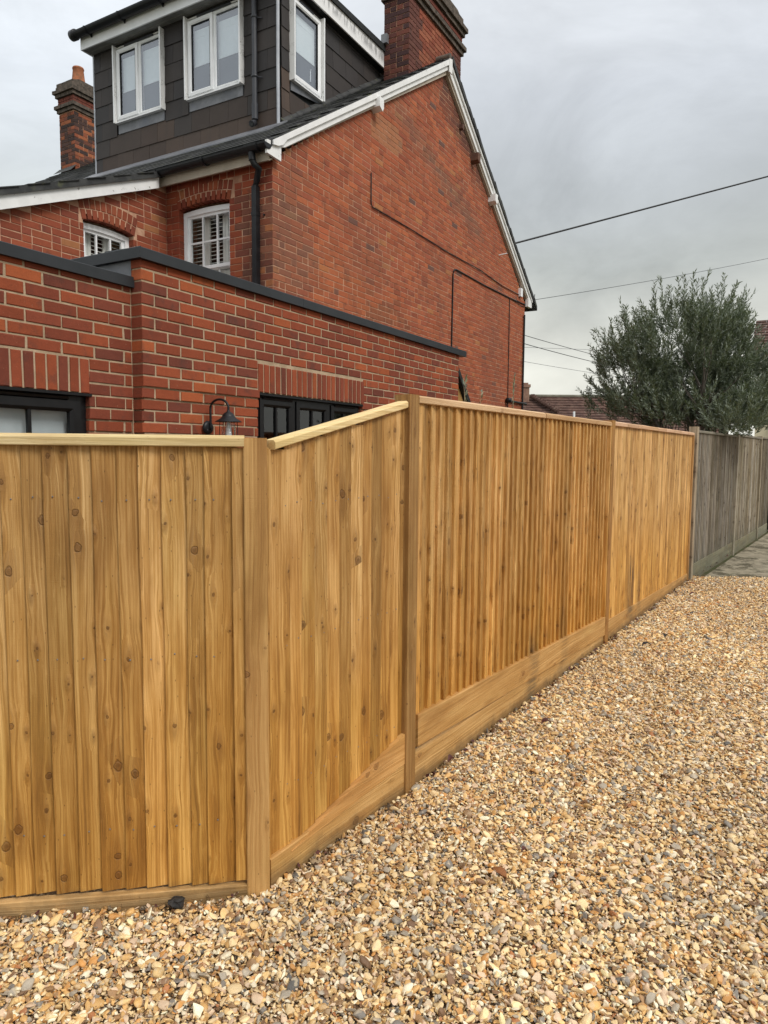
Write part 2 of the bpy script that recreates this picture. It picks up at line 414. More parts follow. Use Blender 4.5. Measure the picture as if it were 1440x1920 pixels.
M_LEAD_L = mottled('lead_light', (.36, .38, .42), (.46, .48, .52), 4, .45, .2, 25, .5)
M_SLATE = mottled('slate', (.034, .035, .036), (.062, .063, .062), 7, .7, .4, 70, .25, c3=(.085, .09, .055), s3=8, lo3=.55, hi3=.7)
M_FELT = mottled('felt_edge', (.010, .012, .012), (.022, .024, .024), 30, .8, .4, 100)
def _tile(k):
    oi = k.n('ShaderNodeObjectInfo'); P = worldpos(k)
    f = k.noise(P, 5, 4, .6); v = k.m('ADD', .8, k.m('MULTIPLY', f, .4))
    st = k.noise(k.xyz(k.m('MULTIPLY', k.sep(P)[0], 12), k.m('MULTIPLY', k.sep(P)[1], 12), k.m('MULTIPLY', k.sep(P)[2], 1.0)), 1.0, 3)
    col = k.mix(1.0, oi.outputs['Color'], k.xyz(v, v, v), 'MULTIPLY')
    col = k.mix(k.m('MULTIPLY', k.step(st, .5, .8), .35), col, (.050, .044, .040))
    return princ(k, col, .62, k.noise(P, 90, 4), .3, .003, .22)
M_TILE = mat('hanging_tile', _tile)
def _glass(fac, tint=(.75, .8, .85)):
    def b(k):
        tr = k.n('ShaderNodeBsdfTransparent', i_Color=(*tint, 1)); gl = k.n('ShaderNodeBsdfGlossy', i_Roughness=.02, i_Color=(.95, .97, 1, 1))
        gg = k.n('ShaderNodeNewGeometry')
        c_ = k.m('ABSOLUTE', k.v('DOT_PRODUCT', gg.outputs['Incoming'], gg.outputs['Normal']))
        f = k.m('ADD', fac, k.m('MULTIPLY', k.m('POWER', k.m('SUBTRACT', 1.0, c_), 5.0), .9), clamp=True)
        m_ = k.n('ShaderNodeMixShader', i_0=f); k.t.links.new(tr.outputs[0], m_.inputs[1]); k.t.links.new(gl.outputs[0], m_.inputs[2])
        return m_.outputs[0]
    return b
M_GLASS = mat('window_glass', _glass(.21, (.84, .88, .91)))
M_GLASS_D = mat('window_glass_dark', _glass(.07, (.6, .62, .62)))
M_GLASS_C = mat('window_glass_clear', _glass(.04, (.93, .95, .95)))
M_BLIND = mottled('blind', (.80, .84, .83), (.85, .88, .87), 6, .8, .05, 60)
M_NET = mottled('net_curtain', (.44, .49, .51), (.52, .57, .59), 4, .8, .1, 60)
M_ROOM = mottled('room_dark', (.03, .032, .034), (.05, .052, .055), 2, .9, .05, 20)
M_SHUTTER = mottled('shutter_paint', (.72, .71, .67), (.78, .77, .73), 6, .5, .05, 60)
M_TERRA = mottled('terracotta', (.30, .10, .045), (.40, .15, .07), 9, .8, .3, 60, .3, c3=(.20, .10, .05), s3=6)
M_CHCAP = mottled('sooty_brick_band', (.065, .055, .045), (.13, .105, .085), 14, .9, .8, 60, .2, c3=(.22, .16, .13), s3=20, lo3=.6, hi3=.7)
M_ROOF_BROWN = mottled('roof_tiles_brown', (.075, .042, .034), (.125, .072, .055), 3, .85, .4, 20, .2, c3=(.16, .13, .10), s3=7, lo3=.58, hi3=.7)
M_CREAM = mottled('cream_render', (.66, .58, .40), (.72, .64, .46), 3, .85, .1, 60)
M_BARK = mottled('bark', (.07, .06, .05), (.13, .115, .095), 14, .9, .8, 60, .2)


def _leafm(c1, c2, c3):
    def b(k):
        isl = k.n('ShaderNodeNewGeometry')
        rnd = isl.outputs['Random Per Island']
        z = k.sep(isl.outputs['Position'])[2]
        col = k.ramp(rnd, [(0, c1), (.5, c2), (1.0, c3)])
        back = isl.outputs['Backfacing']
        col = k.mix(k.m('MULTIPLY', back, .75), col, (.20, .235, .18))
        p = k.n('ShaderNodeBsdfPrincipled', i_Base_Color=col, i_Roughness=.45)
        tl = k.n('ShaderNodeBsdfTranslucent', i_Color=(.10, .15, .04, 1))
        m_ = k.n('ShaderNodeMixShader', i_0=.22); k.t.links.new(p.outputs[0], m_.inputs[1]); k.t.links.new(tl.outputs[0], m_.inputs[2])
        return m_.outputs[0]
    return b
M_OLIVE = mat('olive_leaves', _leafm((.050, .064, .036), (.105, .130, .078), (.21, .24, .155)))
M_HEDGE = mat('hedge_leaves', _leafm((.03, .05, .012), (.055, .085, .02), (.09, .12, .03)))
M_SPRIG = mat('pale_sprig_leaves', _leafm((.18, .19, .11), (.30, .29, .17), (.42, .38, .26)))
M_STEM = mottled('pale_stem', (.35, .24, .13), (.42, .30, .18), 20, .8, .2, 100)


def _pebble(k):
    a = k.n('ShaderNodeAttribute', attribute_name='col', attribute_type='INSTANCER').outputs['Color']
    oi = k.n('ShaderNodeObjectInfo'); P = k.n('ShaderNodeTexCoord').outputs['Object']
    P2 = k.v('ADD', P, k.xyz(k.m('MULTIPLY', oi.outputs['Random'], 37), 0, 0))
    f = k.noise(P2, 1.6, 4, .6); g = k.noise(P2, 5, 3, .6)
    v = k.m('ADD', .62, k.m('ADD', k.m('MULTIPLY', f, .5), k.m('MULTIPLY', g, .28)))
    col = k.mix(1.0, a, k.xyz(v, v, v), 'MULTIPLY')
    rind = k.step(k.noise(P2, .9, 3, .5), .52, .60)
    col = k.mix(k.m('MULTIPLY', rind, k.m('MULTIPLY', oi.outputs['Random'], .7)), col, (.62, .50, .33))
    return princ(k, col, .52, g, .25, .06, .4)
M_PEB = mat('flint_pebbles', _pebble)


def _ground(k):
    P = worldpos(k)
    vo = k.n('ShaderNodeTexVoronoi', i_Vector=P, i_Scale=62.0)
    rc = k.sep(vo.outputs['Color'])[0]
    col = k.ramp(rc, [(0, (.26, .17, .09)), (.3, (.38, .25, .13)), (.6, (.55, .39, .21)), (.85, (.66, .53, .34)), (1, (.2, .2, .2))], 'CONSTANT')
    d = k.m('SUBTRACT', 1.0, k.step(vo.outputs['Distance'], .1, .65))
    col = k.mix(k.m('SUBTRACT', 1.0, d), col, (.14, .09, .05))
    return princ(k, col, .8, d, .9, .01, .2)
M_GRAVELBED = mat('gravel_bed', _ground)
M_EARTH = mottled('earth', (.06, .07, .03), (.10, .085, .05), 3, .95, .5, 30, .1)


def _conc(k):
    P = worldpos(k)
    col = k.mix(k.step(k.noise(P, 3, 6, .7), .35, .65), (.215, .185, .13), (.36, .315, .23))
    col = k.mix(k.m('MULTIPLY', k.step(k.noise(P, 2.2, 6, .75), .48, .56), .9), col, (.065, .055, .030))
    col = k.mix(k.m('MULTIPLY', k.step(k.noise(P, 5.5, 5, .7), .56, .66), .6), col, (.085, .095, .045))
    col = k.mix(k.m('MULTIPLY', k.step(k.noise(P, 30, 4, .7), .56, .66), .6), col, (.40, .33, .22))
    return princ(k, col, .75, k.noise(P, 30, 5, .7), .6, .01, .3)
M_CONC = mat('mossy_concrete', _conc)
M_DRYLEAF = mottled('dry_leaf', (.20, .075, .025), (.30, .12, .04), 40, .6, .5, 200, .4)
M_DARKLEAF = mottled('dark_leaf', (.06, .018, .015), (.10, .03, .02), 40, .6, .5, 200, .4)
M_DEBRIS = mottled('black_debris', (.012, .011, .010), (.03, .027, .024), 60, .7, .9, 120, .4)

# ------------------------------------------------------------------ ground, path
g = MB(); g.mesh([(-400, -60, -.05), (400, -60, -.05), (400, 900, -.05), (-400, 900, -.05)], [(0, 1, 2, 3)])
tag(g.build('ground', M_EARTH), kind='structure')

# fence line corner points on the ground
PA = V(-0.4394, 2.3714, 0); PB = V(0.1194, 3.1605, 0); PC = V(1.8156, 5.7068, 0); PD = V(3.7500, 8.6300, 0)
PE = V(5.5288, 11.1261, 0); PG = V(7.0377, 13.2763, 0); PF = V(-1.2757, 2.2340, 0)
tL = (PF - PA).normalized(); PL = PA + tL * 1.95
tAB = (PB - PA).normalized(); tBC = (PC - PB).normalized(); tCD = (PD - PC).normalized(); tDE = (PE - PD).normalized(); tEG = (PG - PE).normalized()
PH = PG + tEG * 12


def bed_z(x, y):
    return .014 * fnoise(x * 1.5, y * .8, 3.1) + .007 * fnoise(x * 5, y * 5, 9.7)


# gravel bed sheet (under the loose stones), gridded for the same gentle unevenness
n_ = 70; b = MB(); vs = []
x0, x1, y0, y1 = -3.2, 9.5, -1.5, 8.95
for j in range(n_ + 1):
    for i in range(n_ + 1):
        x = x0 + (x1 - x0) * i / n_; y = y0 + (y1 - y0) * j / n_
        vs.append((x, y, -.012 + bed_z(x, y)))
b.mesh(vs, [(j * (n_ + 1) + i, j * (n_ + 1) + i + 1, (j + 1) * (n_ + 1) + i + 1, (j + 1) * (n_ + 1) + i) for j in range(n_) for i in range(n_)])
tag(b.build('gravel_bed', M_GRAVELBED), kind='structure')

# concrete path beyond the gravel: two slabs with a joint
def slab(name, y_a, y_b, z=.0):
    m = MB(); nx = 24
    edge = lambda y: 3.98 + (y - 8.69) * .705
    fr = Fr((0, 0, 0), (1, 0, 0), (0, 1, 0))
    pts = []
    for i in range(nx + 1):
        f = i / nx
        pts.append((edge(y_a) + (11 - edge(y_a)) * f, y_a + .02 * fnoise(f * 19, 1, 1)))
    top = [V(p[0], p[1], z) for p in pts] + [V(11 + (y_b - y_a) * .7, y_b, z), V(edge(y_b), y_b, z)]
    bot = [p - UP * .12 for p in top]; k = len(top)
    m.mesh(top + bot, [tuple(range(k)), tuple(range(2 * k - 1, k - 1, -1))] + [(i, i + k, (i + 1) % k + k, (i + 1) % k) for i in range(k)])
    return tag(m.build(name, M_CONC), kind='structure')
slab('path', 8.80, 14.2, .012); slab('path', 14.215, 40, .012)

# ------------------------------------------------------------------ fences
def wood_piece(parent, name, O, t, mesh_pts, faces, material, col=(1, 1, 1), smooth=False):
    """a piece in its own frame: x along t, y away from the viewer, z up"""
    t = Vector(t).normalized(); yv = UP.cross(t)
    M = Matrix(((t.x, yv.x, 0, O.x), (t.y, yv.y, 0, O.y), (0, 0, 1, O.z), (0, 0, 0, 1)))
    me = bpy.data.meshes.new(name); me.from_pydata([tuple(p) for p in mesh_pts], [], faces); me.update()
    me.materials.append(material)
    o = link(name, me, None, parent, M); o.color = (*col, 1)
    return o


def board(parent, P, t, s0, s1, zb, zt, thick_at, thk, thin, base, material, col, nseg=7, wob=.0022, sgn=1, slope_b=0.0, slope_t=0.0, name='board'):
    """feather-edged board; base: how far its back stands out. sgn=+1 when the viewer is at -y of frame t"""
    w_ = s1 - s0; pts = []; F = []
    ph = RND.random() * 50
    for i in range(nseg + 1):
        f = i / nseg
        e0 = wob * fnoise(ph, f * 3.1, 1); e1 = wob * fnoise(ph, f * 3.1, 8)
        bow = .0025 * fnoise(ph, f * 1.5, 20)
        za = zb + slope_b * 0 + (zt - zb) * f
        zl, zr = za - (slope_b * (1 - f) + slope_t * f) * w_ / 2, za + (slope_b * (1 - f) + slope_t * f) * w_ / 2
        if thick_at == 0: fa, fb, ba, bb = base + thk, base * .0 + thin, base, 0.0
        else: fa, fb, ba, bb = thin, base + thk, 0.0, base
        fa += bow; fb += bow
        ch = .0028
        pts += [(-w_ / 2 + e0, -fa + ch * 1.1, zl), (-w_ / 2 + e0 + ch, -fa, zl), (w_ / 2 + e1 - ch, -fb, zr), (w_ / 2 + e1, -fb + ch * 1.1, zr), (w_ / 2 + e1, -bb, zr), (-w_ / 2 + e0, -ba, zl)]
    for i in range(nseg):
        for k in range(6):
            a, b2 = i * 6 + k, i * 6 + (k + 1) % 6
            F.append((a, b2, b2 + 6, a + 6))
    F.append(tuple(range(5, -1, -1))); F.append(tuple(nseg * 6 + k for k in range(6)))
    O = P + t * ((s0 + s1) / 2)
    return wood_piece(parent, name, O, t, pts, F, material, col)


def bar(parent, name, P, t, s0, s1, y0_, y1_, z0, z1, material, col=(1, 1, 1), dz=0.0, ch=.003, nseg=6, wob=.0015, top_ch=None, dz_poly=None):
    """long bar in frame t: y0_ front (negative is towards the viewer) .. y1_ back; dz: rise over its length"""
    L = s1 - s0; pts = []; F = []; tc = top_ch or (ch, ch); ph = RND.random() * 60
    for i in range(nseg + 1):
        f = i / nseg; x = -L / 2 + L * f; r = dz * (f - .5); w2 = wob * fnoise(ph, f * 4, 2)
        a, b_ = z0 + r, z1 + r
        pts += [(x, y0_ + w2, a + ch), (x, y0_ + w2, b_ - tc[1]), (x, y0_ + tc[0] + w2, b_ + w2), (x, y1_, b_ + w2), (x, y1_, a), (x, y0_ + ch + w2, a)]
    for i in range(nseg):
        for k in range(6):
            a, b2 = i * 6 + k, i * 6 + (k + 1) % 6
            F.append((a, a + 6, b2 + 6, b2))
    F.append(tuple(range(6))); F.append(tuple(nseg * 6 + k for k in range(5, -1, -1)))
    return wood_piece(parent, name, P + t * ((s0 + s1) / 2), t, pts, F, material, col)


def post(parent, C_, t, wd, dp, z1, material, col=(1, 1, 1), name='fence_post', ch=.004):
    """square post; wd along t, dp across; C_ centre; slight chamfer on the vertical edges"""
    pts = []; F = []; nz = 6; ph = RND.random() * 40
    for i in range(nz + 1):
        z = -.12 + (z1 + .12) * i / nz; a, b_ = wd / 2, dp / 2
        ox = .0015 * fnoise(ph, i * .7, 1)
        q = [(-a + ch, -b_), (a - ch, -b_), (a, -b_ + ch), (a, b_ - ch), (a - ch, b_), (-a + ch, b_), (-a, b_ - ch), (-a, -b_ + ch)]
        pts += [(x + ox, y, z) for x, y in q]
    for i in range(nz):
        for k in range(8):
            a, b2 = i * 8 + k, i * 8 + (k + 1) % 8
            F.append((a, b2, b2 + 8, a + 8))
    F.append(tuple(range(7, -1, -1))); F.append(tuple(nz * 8 + k for k in range(8)))
    return wood_piece(parent, name, C_, t, pts, F, material, col)


fence = thing('wooden_fence', PB, 'new golden-brown featheredge timber fence along the gravel, stepping down to the left', 'fence')
RT = Vector(-tL)      # left bay frame runs left to right so that the viewer is at -y
# --- left bay (faces the camera almost squarely)
post(fence, PA + tL * (-.004) + V(0, .012, 0), RT, .078, .085, 1.592, M_WOOD_POST, (1.02, .98, .92))
edges = [.072, .164, .222, .299, .371, .439, .515, .587, .664, .728, .791, .868, .949, 1.02, 1.10, 1.18, 1.25, 1.33, 1.41, 1.49, 1.57, 1.66, 1.74, 1.82]
tones = {1: (1.0, .98, .9), 2: (1.02, 1, .92), 3: (1.03, 1.0, .92), 4: (1.18, 1.16, 1.18), 5: (.90, .87, .82), 6: (1.04, 1.0, .94), 7: (.88, .85, .80), 8: (.92, .90, .86), 9: (.95, .93, .9), 10: (1.1, 1.08, 1.05)}
for i in range(len(edges) - 1):
    a, b_ = edges[i], edges[i + 1]
    # seen from the front the thick edge is on the left
    board(fence, PA, RT, -b_, -a + .016, .045 + .026 * a + RND.uniform(-.003, .003), 1.580, 0, .013, .004, .004, M_WOOD, tones.get(i + 1, (1, 1, 1)), wob=.004)
bar(fence, 'batten', PA + V(0, 0, 0), UP.cross(RT).cross(UP) * 1.0 if False else RT, -.071, -.0335, -.018, .002, .048, 1.560, M_WOOD, (1.05, 1.0, .92), nseg=2)
bar(fence, 'cap_rail', PA, RT, -1.86, -.030, -.034, .022, 1.562, 1.600, M_WOOD_CAP, (1, 1, 1), top_ch=(.014, .011))
bar(fence, 'gravel_board', PA, RT, -1.86, -.030, -.026, .000, -.11, .052, M_WOOD_H, (.95, .92, .86), dz=-.03)
for z in (.30, .86, 1.40): bar(fence, 'rail', PA, RT, -1.86, -.04, .004, .05, z - .035, z + .035, M_WOOD_H)
post(fence, PL, RT, .078, .085, 1.70, M_WOOD_POST)
# --- sloping bay A-B
AB = (PB - PA).length
NB = V(tBC.y, -tBC.x, 0)
post(fence, PB - NB * .004 - tBC * .032, tBC, .078, .085, 1.800, M_WOOD_POST, (.86, .83, .80))
eAB = [.062, .165, .228, .300, .372, .446, .520, .594, .655, .728, .798, .862, .925]
topz = lambda s: 1.540 + (s - .057) * .2265
def botz(s): return .100 if s < .10 else .088 + (s - .16) * .262 if s > .16 else .092
tn = [(.98, .95, .88), (1.05, 1.02, .98), (.95, .92, .85), (1.0, .98, .92), (1.04, 1, .95), (.93, .9, .82), (1.06, 1.03, 1), (1.0, .95, .88), (.76, .72, .62), (1.0, .92, .78), (1.08, 1.05, 1.02), (.92, .88, .8)]
bar(fence, 'batten', PA, tAB, .042, .060, -.012, .004, .09, 1.56, M_WOOD, (.9, .86, .78), nseg=2)
for i in range(12):
    a, b_ = eAB[i], eAB[i + 1]; m_ = (a + b_) / 2
    step_t = topz(m_) + (.006 if i % 3 else -.006) + .008
    board(fence, PA, tAB, a - .018, b_, botz(m_) - .004, step_t, 1, .010, .004, .003, M_WOOD, tn[i], wob=.003, slope_b=.25)
bar(fence, 'cap_rail', PA, tAB, .074, .893, -.030, .020, 1.647, 1.679, M_WOOD_CAP, (1.06, 1.06, 1.03), dz=.186, top_ch=(.009, .008))
bar(fence, 'gravel_board', PA, tAB, .044, .910, -.026, .004, -.10, .118, M_WOOD_H, (1, .98, .94), dz=.04)
# the triangular infill board
ti = MB(); q = [(.15, .080), (.912, .140), (.912, .282)]
pts = [(x - .5, -.029, z) for x, z in q] + [(x - .5, .002, z) for x, z in q]
wood_piece(fence, 'gravel_board', PA + tAB * .5, tAB, pts, [(0, 1, 2), (5, 4, 3), (0, 3, 4, 1), (1, 4, 5, 2), (2, 5, 3, 0)], M_WOOD_H, (1.08, 1.0, .94))
for dz_ in (.25, .8): bar(fence, 'rail', PA, tAB, .04, .93, .006, .05, dz_, dz_ + .07, M_WOOD_H)
bar(fence, 'rail', PA, tAB, .04, .93, .006, .05, 1.42, 1.49, M_WOOD_H, dz=.195)
# --- ridged bay B-C
BC = (PC - PB).length
post(fence, PC - NB * .002 - tBC * .030, tBC, .078, .085, 1.812, M_WOOD_POST, (.98, .92, .84))
zb_BC = lambda s: .279 - .004 * s if s < 1.6 else .272 - (s - 1.6) * .076
bar(fence, 'batten', PB, tBC, .010, .062, -.022, .004, .27, 1.765, M_WOOD, (1.05, .98, .88), nseg=2)
s = .062; i = 0
while s < BC - .115:
    wd = .0775 + RND.uniform(-.006, .006); e = min(s + wd, BC - .074)
    lt = RND.uniform(.98, 1.2)
    board(fence, PB, tBC, s, e + .016, zb_BC(s) + RND.uniform(-.003, .003), 1.767, 0, .019, .004, .006, M_WOOD, (lt * 1.02, lt, lt * .95), nseg=6, wob=.003)
    s = e; i += 1
bar(fence, 'batten', PB, tBC, BC - .092, BC - .072, -.034, .004, .17, 1.765, M_WOOD, (1.15, 1.12, 1.05), nseg=2)
bar(fence, 'cap_rail', PB, tBC, .009, 1.545, -.036, .022, 1.766, 1.800, M_WOOD_CAPB, (1.22, 1.2, 1.08), top_ch=(.012, .008))
bar(fence, 'cap_rail', PB, tBC, 1.558, BC - .072, -.036, .022, 1.766, 1.800, M_WOOD_CAPB, (1.3, 1.27, 1.15), top_ch=(.012, .008))
bar(fence, 'gravel_board', PB, tBC, .009, BC - .072, -.024, .004, -.09, .128, M_WOOD_H, (1.0, .95, .86), dz=-.045)
bar(fence, 'gravel_board', PB, tBC, .030, BC - .072, -.036, -.006, .128, .282, M_WOOD_H, (1.08, 1.02, .92), dz=-.11)
for z in (.42, .95, 1.6): bar(fence, 'rail', PB, tBC, .04, BC - .04, .006, .05, z, z + .07, M_WOOD_H)
# --- smooth bay C-D
CD = (PD - PC).length
s = .014
while s < CD - .09:
    wd = .079 + RND.uniform(-.006, .006); e = min(s + wd, CD - .058)
    lt = RND.uniform(.98, 1.12)
    board(fence, PC, tCD, s - .016, e, .165 - .026 * s, 1.772, 1, .011, .004, .004, M_WOOD, (lt * 1.1, lt * 1.08, lt * 1.1), nseg=5, wob=.003)
    s = e
nc = 9
for i in range(nc):
    a = .012 + (CD - .07) * i / nc; b_ = .012 + (CD - .07) * (i + 1) / nc
    bar(fence, 'cap_rail', PC, tCD, a, b_ - .003, -.036, .022, 1.772 + RND.uniform(0, .002), 1.808 + RND.uniform(0, .002), M_WOOD_CAPB, (1.25, 1.2, 1.22), nseg=2, top_ch=(.012, .008))
bar(fence, 'gravel_board', PC, tCD, .012, CD - .055, -.022, .004, -.08, .128, M_WOOD_H, (1.0, .95, .86), dz=-.09)
for z in (.4, .95, 1.6): bar(fence, 'rail', PC, tCD, .04, CD - .04, .006, .05, z, z + .07, M_WOOD_H)
post(fence, PD - NB * .010 - tCD * .022, tCD, .062, .075, 1.80, M_WOOD_POST, (.9, .85, .8))

nm_ = MB()
for (P_, t_, e_, zs, off_) in ((PA, RT, [-x for x in edges], (1.39, .86, .27), .016), (PA, tAB, eAB, (1.36, .86, .33), .012)):
    for x in e_:
        for z in zs:
            for dx_ in (.030,) if P_ is PA and t_ is RT else (-.022,):
                c_ = P_ + t_ * (x + dx_ + RND.uniform(-.004, .004)) + V(t_.y, -t_.x, 0) * (off_ - .002) + UP * (z + RND.uniform(-.008, .008))
                nm_.lathe(c_, [(0, .0022), (.0022, .0020), (.0029, .0)], 6, axis=V(t_.y, -t_.x, 0))
tag(nm_.build('nails', M_LEAD, fence, fix=False), kind='stuff')
# --- weathered grey fence beyond
gf = thing('weathered_fence', PD + tDE * .08, 'old grey weathered featheredge fence with mossy base beyond the new timber fence', 'fence')
def grey_bay(P, t, L, s0, tone, pz, capz, lastgap=.05):
    s = s0
    while s < L - lastgap - .01:
        e = min(s + .085 + RND.uniform(-.008, .008), L - lastgap)
        lt = RND.uniform(.8, 1.15)
        board(gf, P, t, s, e + .014, pz + RND.uniform(-.006, .006), capz, 0, .013, .004, .004, M_GREY, tuple(lt * c for c in tone), nseg=4, wob=.003)
        s = e
    bar(gf, 'cap_rail', P, t, s0 - .005, L - lastgap + .01, -.032, .02, capz, capz + .032, M_GREY_H, (1.2, 1.2, 1.15))
    bar(gf, 'gravel_board', P, t, s0 - .005, L - lastgap + .01, -.024, .012, -.06, pz + .004, M_GREY_H, (1.25, 1.28, 1.05))
    for z in (.45, 1.05, 1.6): bar(gf, 'rail', P, t, s0, L - lastgap, .006, .05, z, z + .07, M_GREY_H)
DE = (PE - PD).length; EG = (PG - PE).length
post(gf, PD + tDE * .085, tDE, .10, .10, 1.885, M_GREY, (1.35, 1.2, 1.02))
grey_bay(PD, tDE, DE, .142, (1.0, .98, .96), .155, 1.815)
post(gf, PE, tDE, .09, .09, 1.875, M_GREY, (1.15, 1.1, 1.0))
grey_bay(PE, tEG, EG, .05, (1.5, 1.48, 1.44), .135, 1.838)
post(gf, PG, tEG, .09, .09, 1.89, M_GREY, (1.2, 1.15, 1.05))
grey_bay(PG, tEG, 2.5, .05, (.95, .93, .9), .13, 1.85)
post(gf, PG + tEG * 2.5, tEG, .09, .09, 1.90, M_GREY, (1.5, 1.45, 1.35))
grey_bay(PG + tEG * 2.5, tEG, 2.5, .05, (1.2, 1.18, 1.1), .13, 1.85)
post(gf, PG + tEG * 5, tEG, .09, .09, 1.90, M_GREY, (1.5, 1.45, 1.35))

# ------------------------------------------------------------------ bricks
BMESH = {}
def brick_mesh(L, H, dp, var, M_):
    key = (round(L, 3), round(H, 3), round(dp, 3), var)
    if key in BMESH: return BMESH[key]
    rr = random.Random(hash(key) & 0xffff)
    c = .0038; j = lambda a=.0019: rr.uniform(-a, a)
    a, h = L / 2, H / 2
    # front at y=0 (towards viewer, -y), back at y=dp
    fr_ = [(-a + c + j(), 0, -h + c + j()), (a - c + j(), 0 + j(.0008), -h + c + j()), (a - c + j(), 0 + j(.0008), h - c + j()), (-a + c + j(), 0, h - c + j())]
    md = [(-a + j(), c, -h + j()), (a + j(), c, -h + j()), (a + j(), c, h + j()), (-a + j(), c, h + j())]
    bk = [(-a, dp, -h), (a, dp, -h), (a, dp, h), (-a, dp, h)]
    P = fr_ + md + bk; F = [(0, 1, 2, 3)]
    for i in range(4):
        k = (i + 1) % 4
        F += [(i, i + 4, k + 4, k), (i + 4, i + 8, k + 8, k + 4)]
    me = bpy.data.meshes.new('brick'); me.from_pydata(P, [], F); me.update(); me.materials.append(M_)
    BMESH[key] = me; return me


class Bricks:
    """collects bricks of one thing; the 300 that show largest become parts, the rest one joined part"""
    def __init__(s): s.l = []
    def add(s, parent, fr, s0, s1, z0, z1, dp, col, n=.006, rot=0.0, vis=True):
        c = fr.p((s0 + s1) / 2, n, (z0 + z1) / 2); x, y, d = proj(c)
        face = max(.05, abs((c - CAM).normalized().dot(fr.n)))
        a = (s1 - s0) * (z1 - z0) * face / max(d, .1) ** 2
        ok = vis and -30 < x < 1470 and -20 < y < 830
        if ok and callable(getattr(s, 'hid', None)) and s.hid(x, y, fr): ok = False
        s.l.append((a if ok else 0.0, parent, fr, s0, s1, z0, z1, dp, col, n, rot))
    def place(s, limit, jit=1.0):
        s.l.sort(key=lambda e: -e[0])
        stuff = {}
        for i, (a, parent, fr, s0, s1, z0, z1, dp, col, n, rot) in enumerate(s.l):
            t = fr.a if fr.n.dot(UP.cross(fr.a)) < 0 else -fr.a
            yv = UP.cross(t)
            c = fr.p((s0 + s1) / 2, n + RND.uniform(-.0012, .0012) * jit, (z0 + z1) / 2)
            R = Matrix(((t.x, yv.x, 0), (t.y, yv.y, 0), (t.z, 0, 1))) @ Matrix.Rotation(RND.uniform(-.006, .006) * jit, 3, 'Z') @ Matrix.Rotation(RND.uniform(-.007, .007) * jit + rot, 3, 'Y')
            M = R.to_4x4(); M.translation = c
            var = RND.randrange(5)
            me = brick_mesh(round(s1 - s0, 2 if s1 - s0 > .03 else 3), z1 - z0, dp, var, M_BRICK)
            if i < limit and a > 0:
                o = link('brick', me, None, parent, M); o.color = (*col, 1)
            else:
                mb = stuff.setdefault(parent.name, (parent, MB()))[1]
                mb.mesh([M @ v.co for v in me.vertices], [tuple(p.vertices) for p in me.polygons], col)
        for parent, mb in stuff.values():
            tag(mb.build('brickwork', M_BRICK_S, parent, attr=True, fix=False), kind='stuff')


NEW = [(.285, .068, .028), (.245, .058, .026), (.205, .050, .026), (.180, .047, .027), (.335, .086, .031), (.158, .045, .028)]
NEWW = [26, 26, 22, 13, 7, 5]
def newcol(*a):
    c = RND.choices(NEW, NEWW)[0]; f = RND.uniform(.9, 1.14); return tuple(x * f for x in c)

# ------------------------------------------------------------------ rear extension
FE = Fr(E0, D1, -D2)                                  # right face
RET = .097
FL = Fr(E0 + D2 * RET, D1, -D2)                       # left face, set back
FRt = Fr(E0, D2, -D1)                                 # the short return
ext = thing('house_extension', E0, 'single-storey flat-roofed red brick extension with dark metal coping behind the fence', 'building')
EB = Bricks()
def ext_hid(x, y, fr):
    return y > 830
EB.hid = ext_hid
CZ0 = 1.733 - .075 * 5       # course datum
ext_end = 5.04
win_r = (1.163, 2.722, 2.008); win_l = (-1.75, -.335, 1.890)
m = MB()
# mortar/structural leaf, as boxes round the openings
def ring_boxes(m, fr, a, b_, z0, z1, holes, n0, n1):
    xs = sorted({a, b_} | {h[0] for h in holes} | {h[1] for h in holes})
    for i in range(len(xs) - 1):
        c = (xs[i] + xs[i + 1]) / 2; hs = [h for h in holes if h[0] < c < h[1]]
        if not hs: m.box(fr, xs[i], xs[i + 1], n0, n1, z0, z1)
        else:
            h = hs[0]
            if h[2] > z0: m.box(fr, xs[i], xs[i + 1], n0, n1, z0, min(z1, h[2]))
            if h[3] < z1: m.box(fr, xs[i], xs[i + 1], n0, n1, max(z0, h[3]), z1)
ring_boxes(m, FE, .004, ext_end - .004, 1.963, 2.762, [(win_r[0] - .006, win_r[1] + .006, 1.0, win_r[2] + .003)], -.25, 0)
ring_boxes(m, FE, .014, ext_end - .014, 1.889, 1.963, [(win_r[0] - .006, win_r[1] + .006, 1.0, win_r[2] + .003)], -.25, -.011)
ring_boxes(m, FE, .022, ext_end - .022, 0, 1.889, [(win_r[0] - .006, win_r[1] + .006, 1.0, win_r[2] + .003)], -.25, -.019)
wall_r = m.build('wall', M_MORT_NEW, ext)
m = MB(); ring_boxes(m, FL, -3.1, -.004, 1.743, 2.612, [(win_l[0] - .006, win_l[1] + .006, 1.0, win_l[2] + .003)], -.25, 0)
ring_boxes(m, FL, -3.1, -.004, 1.669, 1.743, [(win_l[0] - .006, win_l[1] + .006, 1.0, win_l[2] + .003)], -.25, -.010)
ring_boxes(m, FL, -3.1, -.004, 0, 1.669, [(win_l[0] - .006, win_l[1] + .006, 1.0, win_l[2] + .003)], -.25, -.016)
m.box(FL, -.004, .012, -.20, 0, 0, 2.60)
wall_l = m.build('wall', M_MORT_NEW, ext)
m = MB()
fe2 = Fr(E0, D1, -D2)
m.box(fe2, ext_end - .25, ext_end - .004, -3.1, -.252, 0, 2.74)      # far end wall
m.box(fe2, -3.1, -2.85, -3.0, -.36, 0, 2.59)                         # near end wall, out of the picture
m.build('end_wall', M_MORT_NEW, ext)

